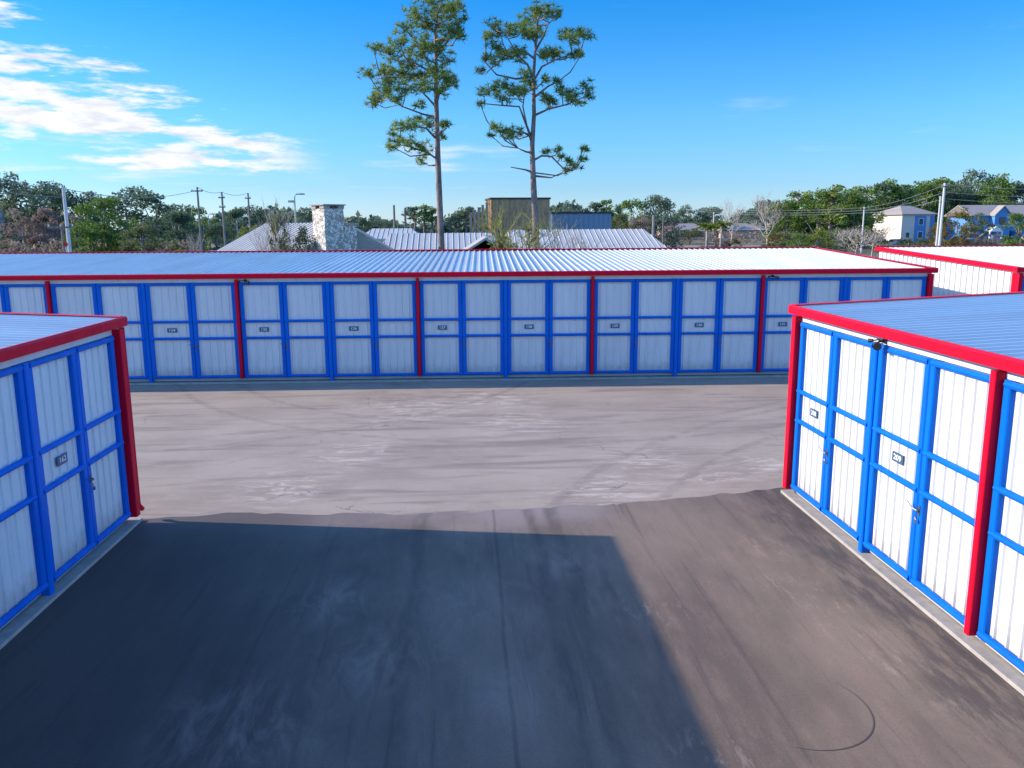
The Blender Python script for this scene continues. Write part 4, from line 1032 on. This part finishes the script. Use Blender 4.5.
for a_ in [
    ('mid', 50, 634, 198, 125, 30, 'green tree left of the tallest oak beyond the hip roof'),
    ('greyoak', 51, 654, 194, 125, 40, 'tall rounded green oak above the right end of the hip roof'),
    ('tan', 52, 640, 214, 118, 26, 'dry grey-brown shrub below the tall rounded oak'),
    ('olive', 53, 620, 212, 120, 24, 'olive tree at the right side of the clad building'),
    ('tan', 54, 672, 220, 190, 30, 'dry shrub before the low tan house, left one'),
    ('olive', 55, 690, 228, 185, 26, 'olive shrub before the low tan house, right one'),
    ('palm', 1, 707, 222, 112, 20, 'palm tree with bright green head left of the thin pale pole'),
    ('palm', 2, 722, 221, 118, 18, 'palm tree with yellow-green head right of the thin pale pole'),
    ('rust', 56, 774, 232, 110, 20, 'yellow-green bush at the left foot of the dense pines'),
    ('mid', 57, 800, 234, 120, 22, 'green bush at the foot of the dense pines, left one'),
    ('yellow', 58, 820, 230, 122, 26, 'green-gold bush at the foot of the dense pines, middle one'),
    ('oak', 59, 840, 238, 118, 16, 'dark bush at the foot of the dense pines, right one'),
    ('rust', 60, 957, 206, 110, 28, 'russet-green tree between the tall pale pole and the blue house'),
    ('oak', 61, 978, 212, 128, 22, 'dark tree hiding the left end of the blue house'),
    ('rust', 62, 937, 222, 112, 15, 'russet-green tree just left of the tall pale pole'),
    ('tan', 63, 970, 232, 112, 22, 'dry pinkish bush before the blue house, left one'),
    ('tan', 64, 994, 232, 112, 16, 'dry pinkish bush before the blue house, right one'),
    ('olive', 65, 910, 238, 118, 18, 'small olive tree before the cream house, left one'),
    ('oak', 66, 925, 238, 118, 14, 'small dark tree before the cream house, right one'),
    ('mid', 67, 1022, 212, 120, 36, 'green tree cut by the right edge before the blue house'),
    ('tan', 68, 716, 238, 150, 30, 'dry tan shrub at the edge of the field below the palms'),
    ('tan', 69, 888, 244, 90, 30, 'dry pinkish brush left of the far right roof'),
]: tree(*a_)
rnd = random.Random(12)
pines = [(785, 198, 26), (797, 190, 26), (808, 196, 24), (818, 187, 28), (830, 184, 28), (842, 190, 26), (853, 188, 24), (864, 185, 26), (874, 182, 24), (886, 178, 26), (898, 184, 26), (790, 206, 26), (822, 200, 26), (848, 202, 28), (880, 196, 30)]
for i, (px, top, w) in enumerate(pines):
    tree('pine' if i % 3 else 'mid', 70+i % 6, px, top, (150+rnd.uniform(-8, 14)) if px < 868 else 186, w+6, rank(pines, i)+' tree from the left in the dense green pines behind the right field', group=GP)
big = [(905, 184, 34), (922, 180, 36), (936, 177, 34), (952, 182, 30), (972, 168, 44), (990, 172, 40), (1006, 182, 34), (1022, 180, 36), (1040, 178, 40), (946, 192, 40), (968, 190, 40)]
for i, (px, top, w) in enumerate(big):
    tree(('greyoak', 'mid', 'pine', 'oak')[i % 4], 80+i % 5, px, top, 195+rnd.uniform(-5, 12), w, rank(big, i)+' from the left of the tall trees rising behind the two-storey houses', group='tall trees behind the two-storey houses')
sky_t = [(676, 208), (688, 204), (700, 207), (712, 206), (745, 208), (757, 207), (338, 219), (352, 216), (364, 217), (378, 218), (388, 220), (744, 212)]
for i, (px, top) in enumerate(sky_t):
    tree(('oak', 'greyoak')[i % 2], 90+i % 4, px, top, 270+rnd.uniform(-10, 20), 22, rank(sky_t, i)+' from the left of the small dark trees on the far middle skyline', group=GM)

# far-off wood closing the horizon: one mass
rg = np.random.default_rng(8); bl = []
for i in range(620):
    a_ = rg.uniform(-0.75, 0.75); d_ = rg.uniform(300, 380); x = math.sin(a_-0.0)*d_*1.15; hh = 7.5+3.0*math.sin(a_*23)+2.0*math.sin(a_*61+1)
    for q in range(3): bl.append((x+rg.uniform(-4, 4), d_*0.95, rg.uniform(0.1, 1)*hh, rg.uniform(1.6, 3.2)))
wd = link('distant_woods', leaf_mesh('distant_woods', 5, bl, 5.0, 1.1, F_GREY, 0.8))
tag(wd, 'dark low belt of far-off woods along the whole horizon', 'woods', kind='stuff')
# low brushy undergrowth under the near woods
bl = []
for i in range(420):
    if i % 2: px, d_ = rg.uniform(-30, 200), rg.uniform(90, 120)
    else: px, d_ = rg.uniform(770, 1060), rg.uniform(125, 160)
    x, y_ = at(px, d_); bl.append((x, y_, rg.uniform(0.2, 2.6 if px < 880 else 1.0), rg.uniform(0.7, 1.6 if px < 880 else 1.0)))
ug = link('undergrowth', leaf_mesh('undergrowth', 6, bl, 55, 0.2, F_OLIVE, 0.7))
tag(ug, 'olive and brown undergrowth filling the foot of the woods', 'undergrowth', kind='stuff')
bl = []
for i in range(300):
    if i % 2: px, d_ = rg.uniform(-30, 190), rg.uniform(88, 104)
    else: px, d_ = rg.uniform(630, 900), rg.uniform(160, 260)
    x, y_ = at(px, d_); bl.append((x, y_, rg.uniform(0.2, 2.4), rg.uniform(0.6, 1.5)))
ug = link('dry_brush', leaf_mesh('dry_brush', 7, bl, 50, 0.2, F_TAN, 0.7))
tag(ug, 'dry pinkish tan brush scattered before the woods', 'brush', kind='stuff')
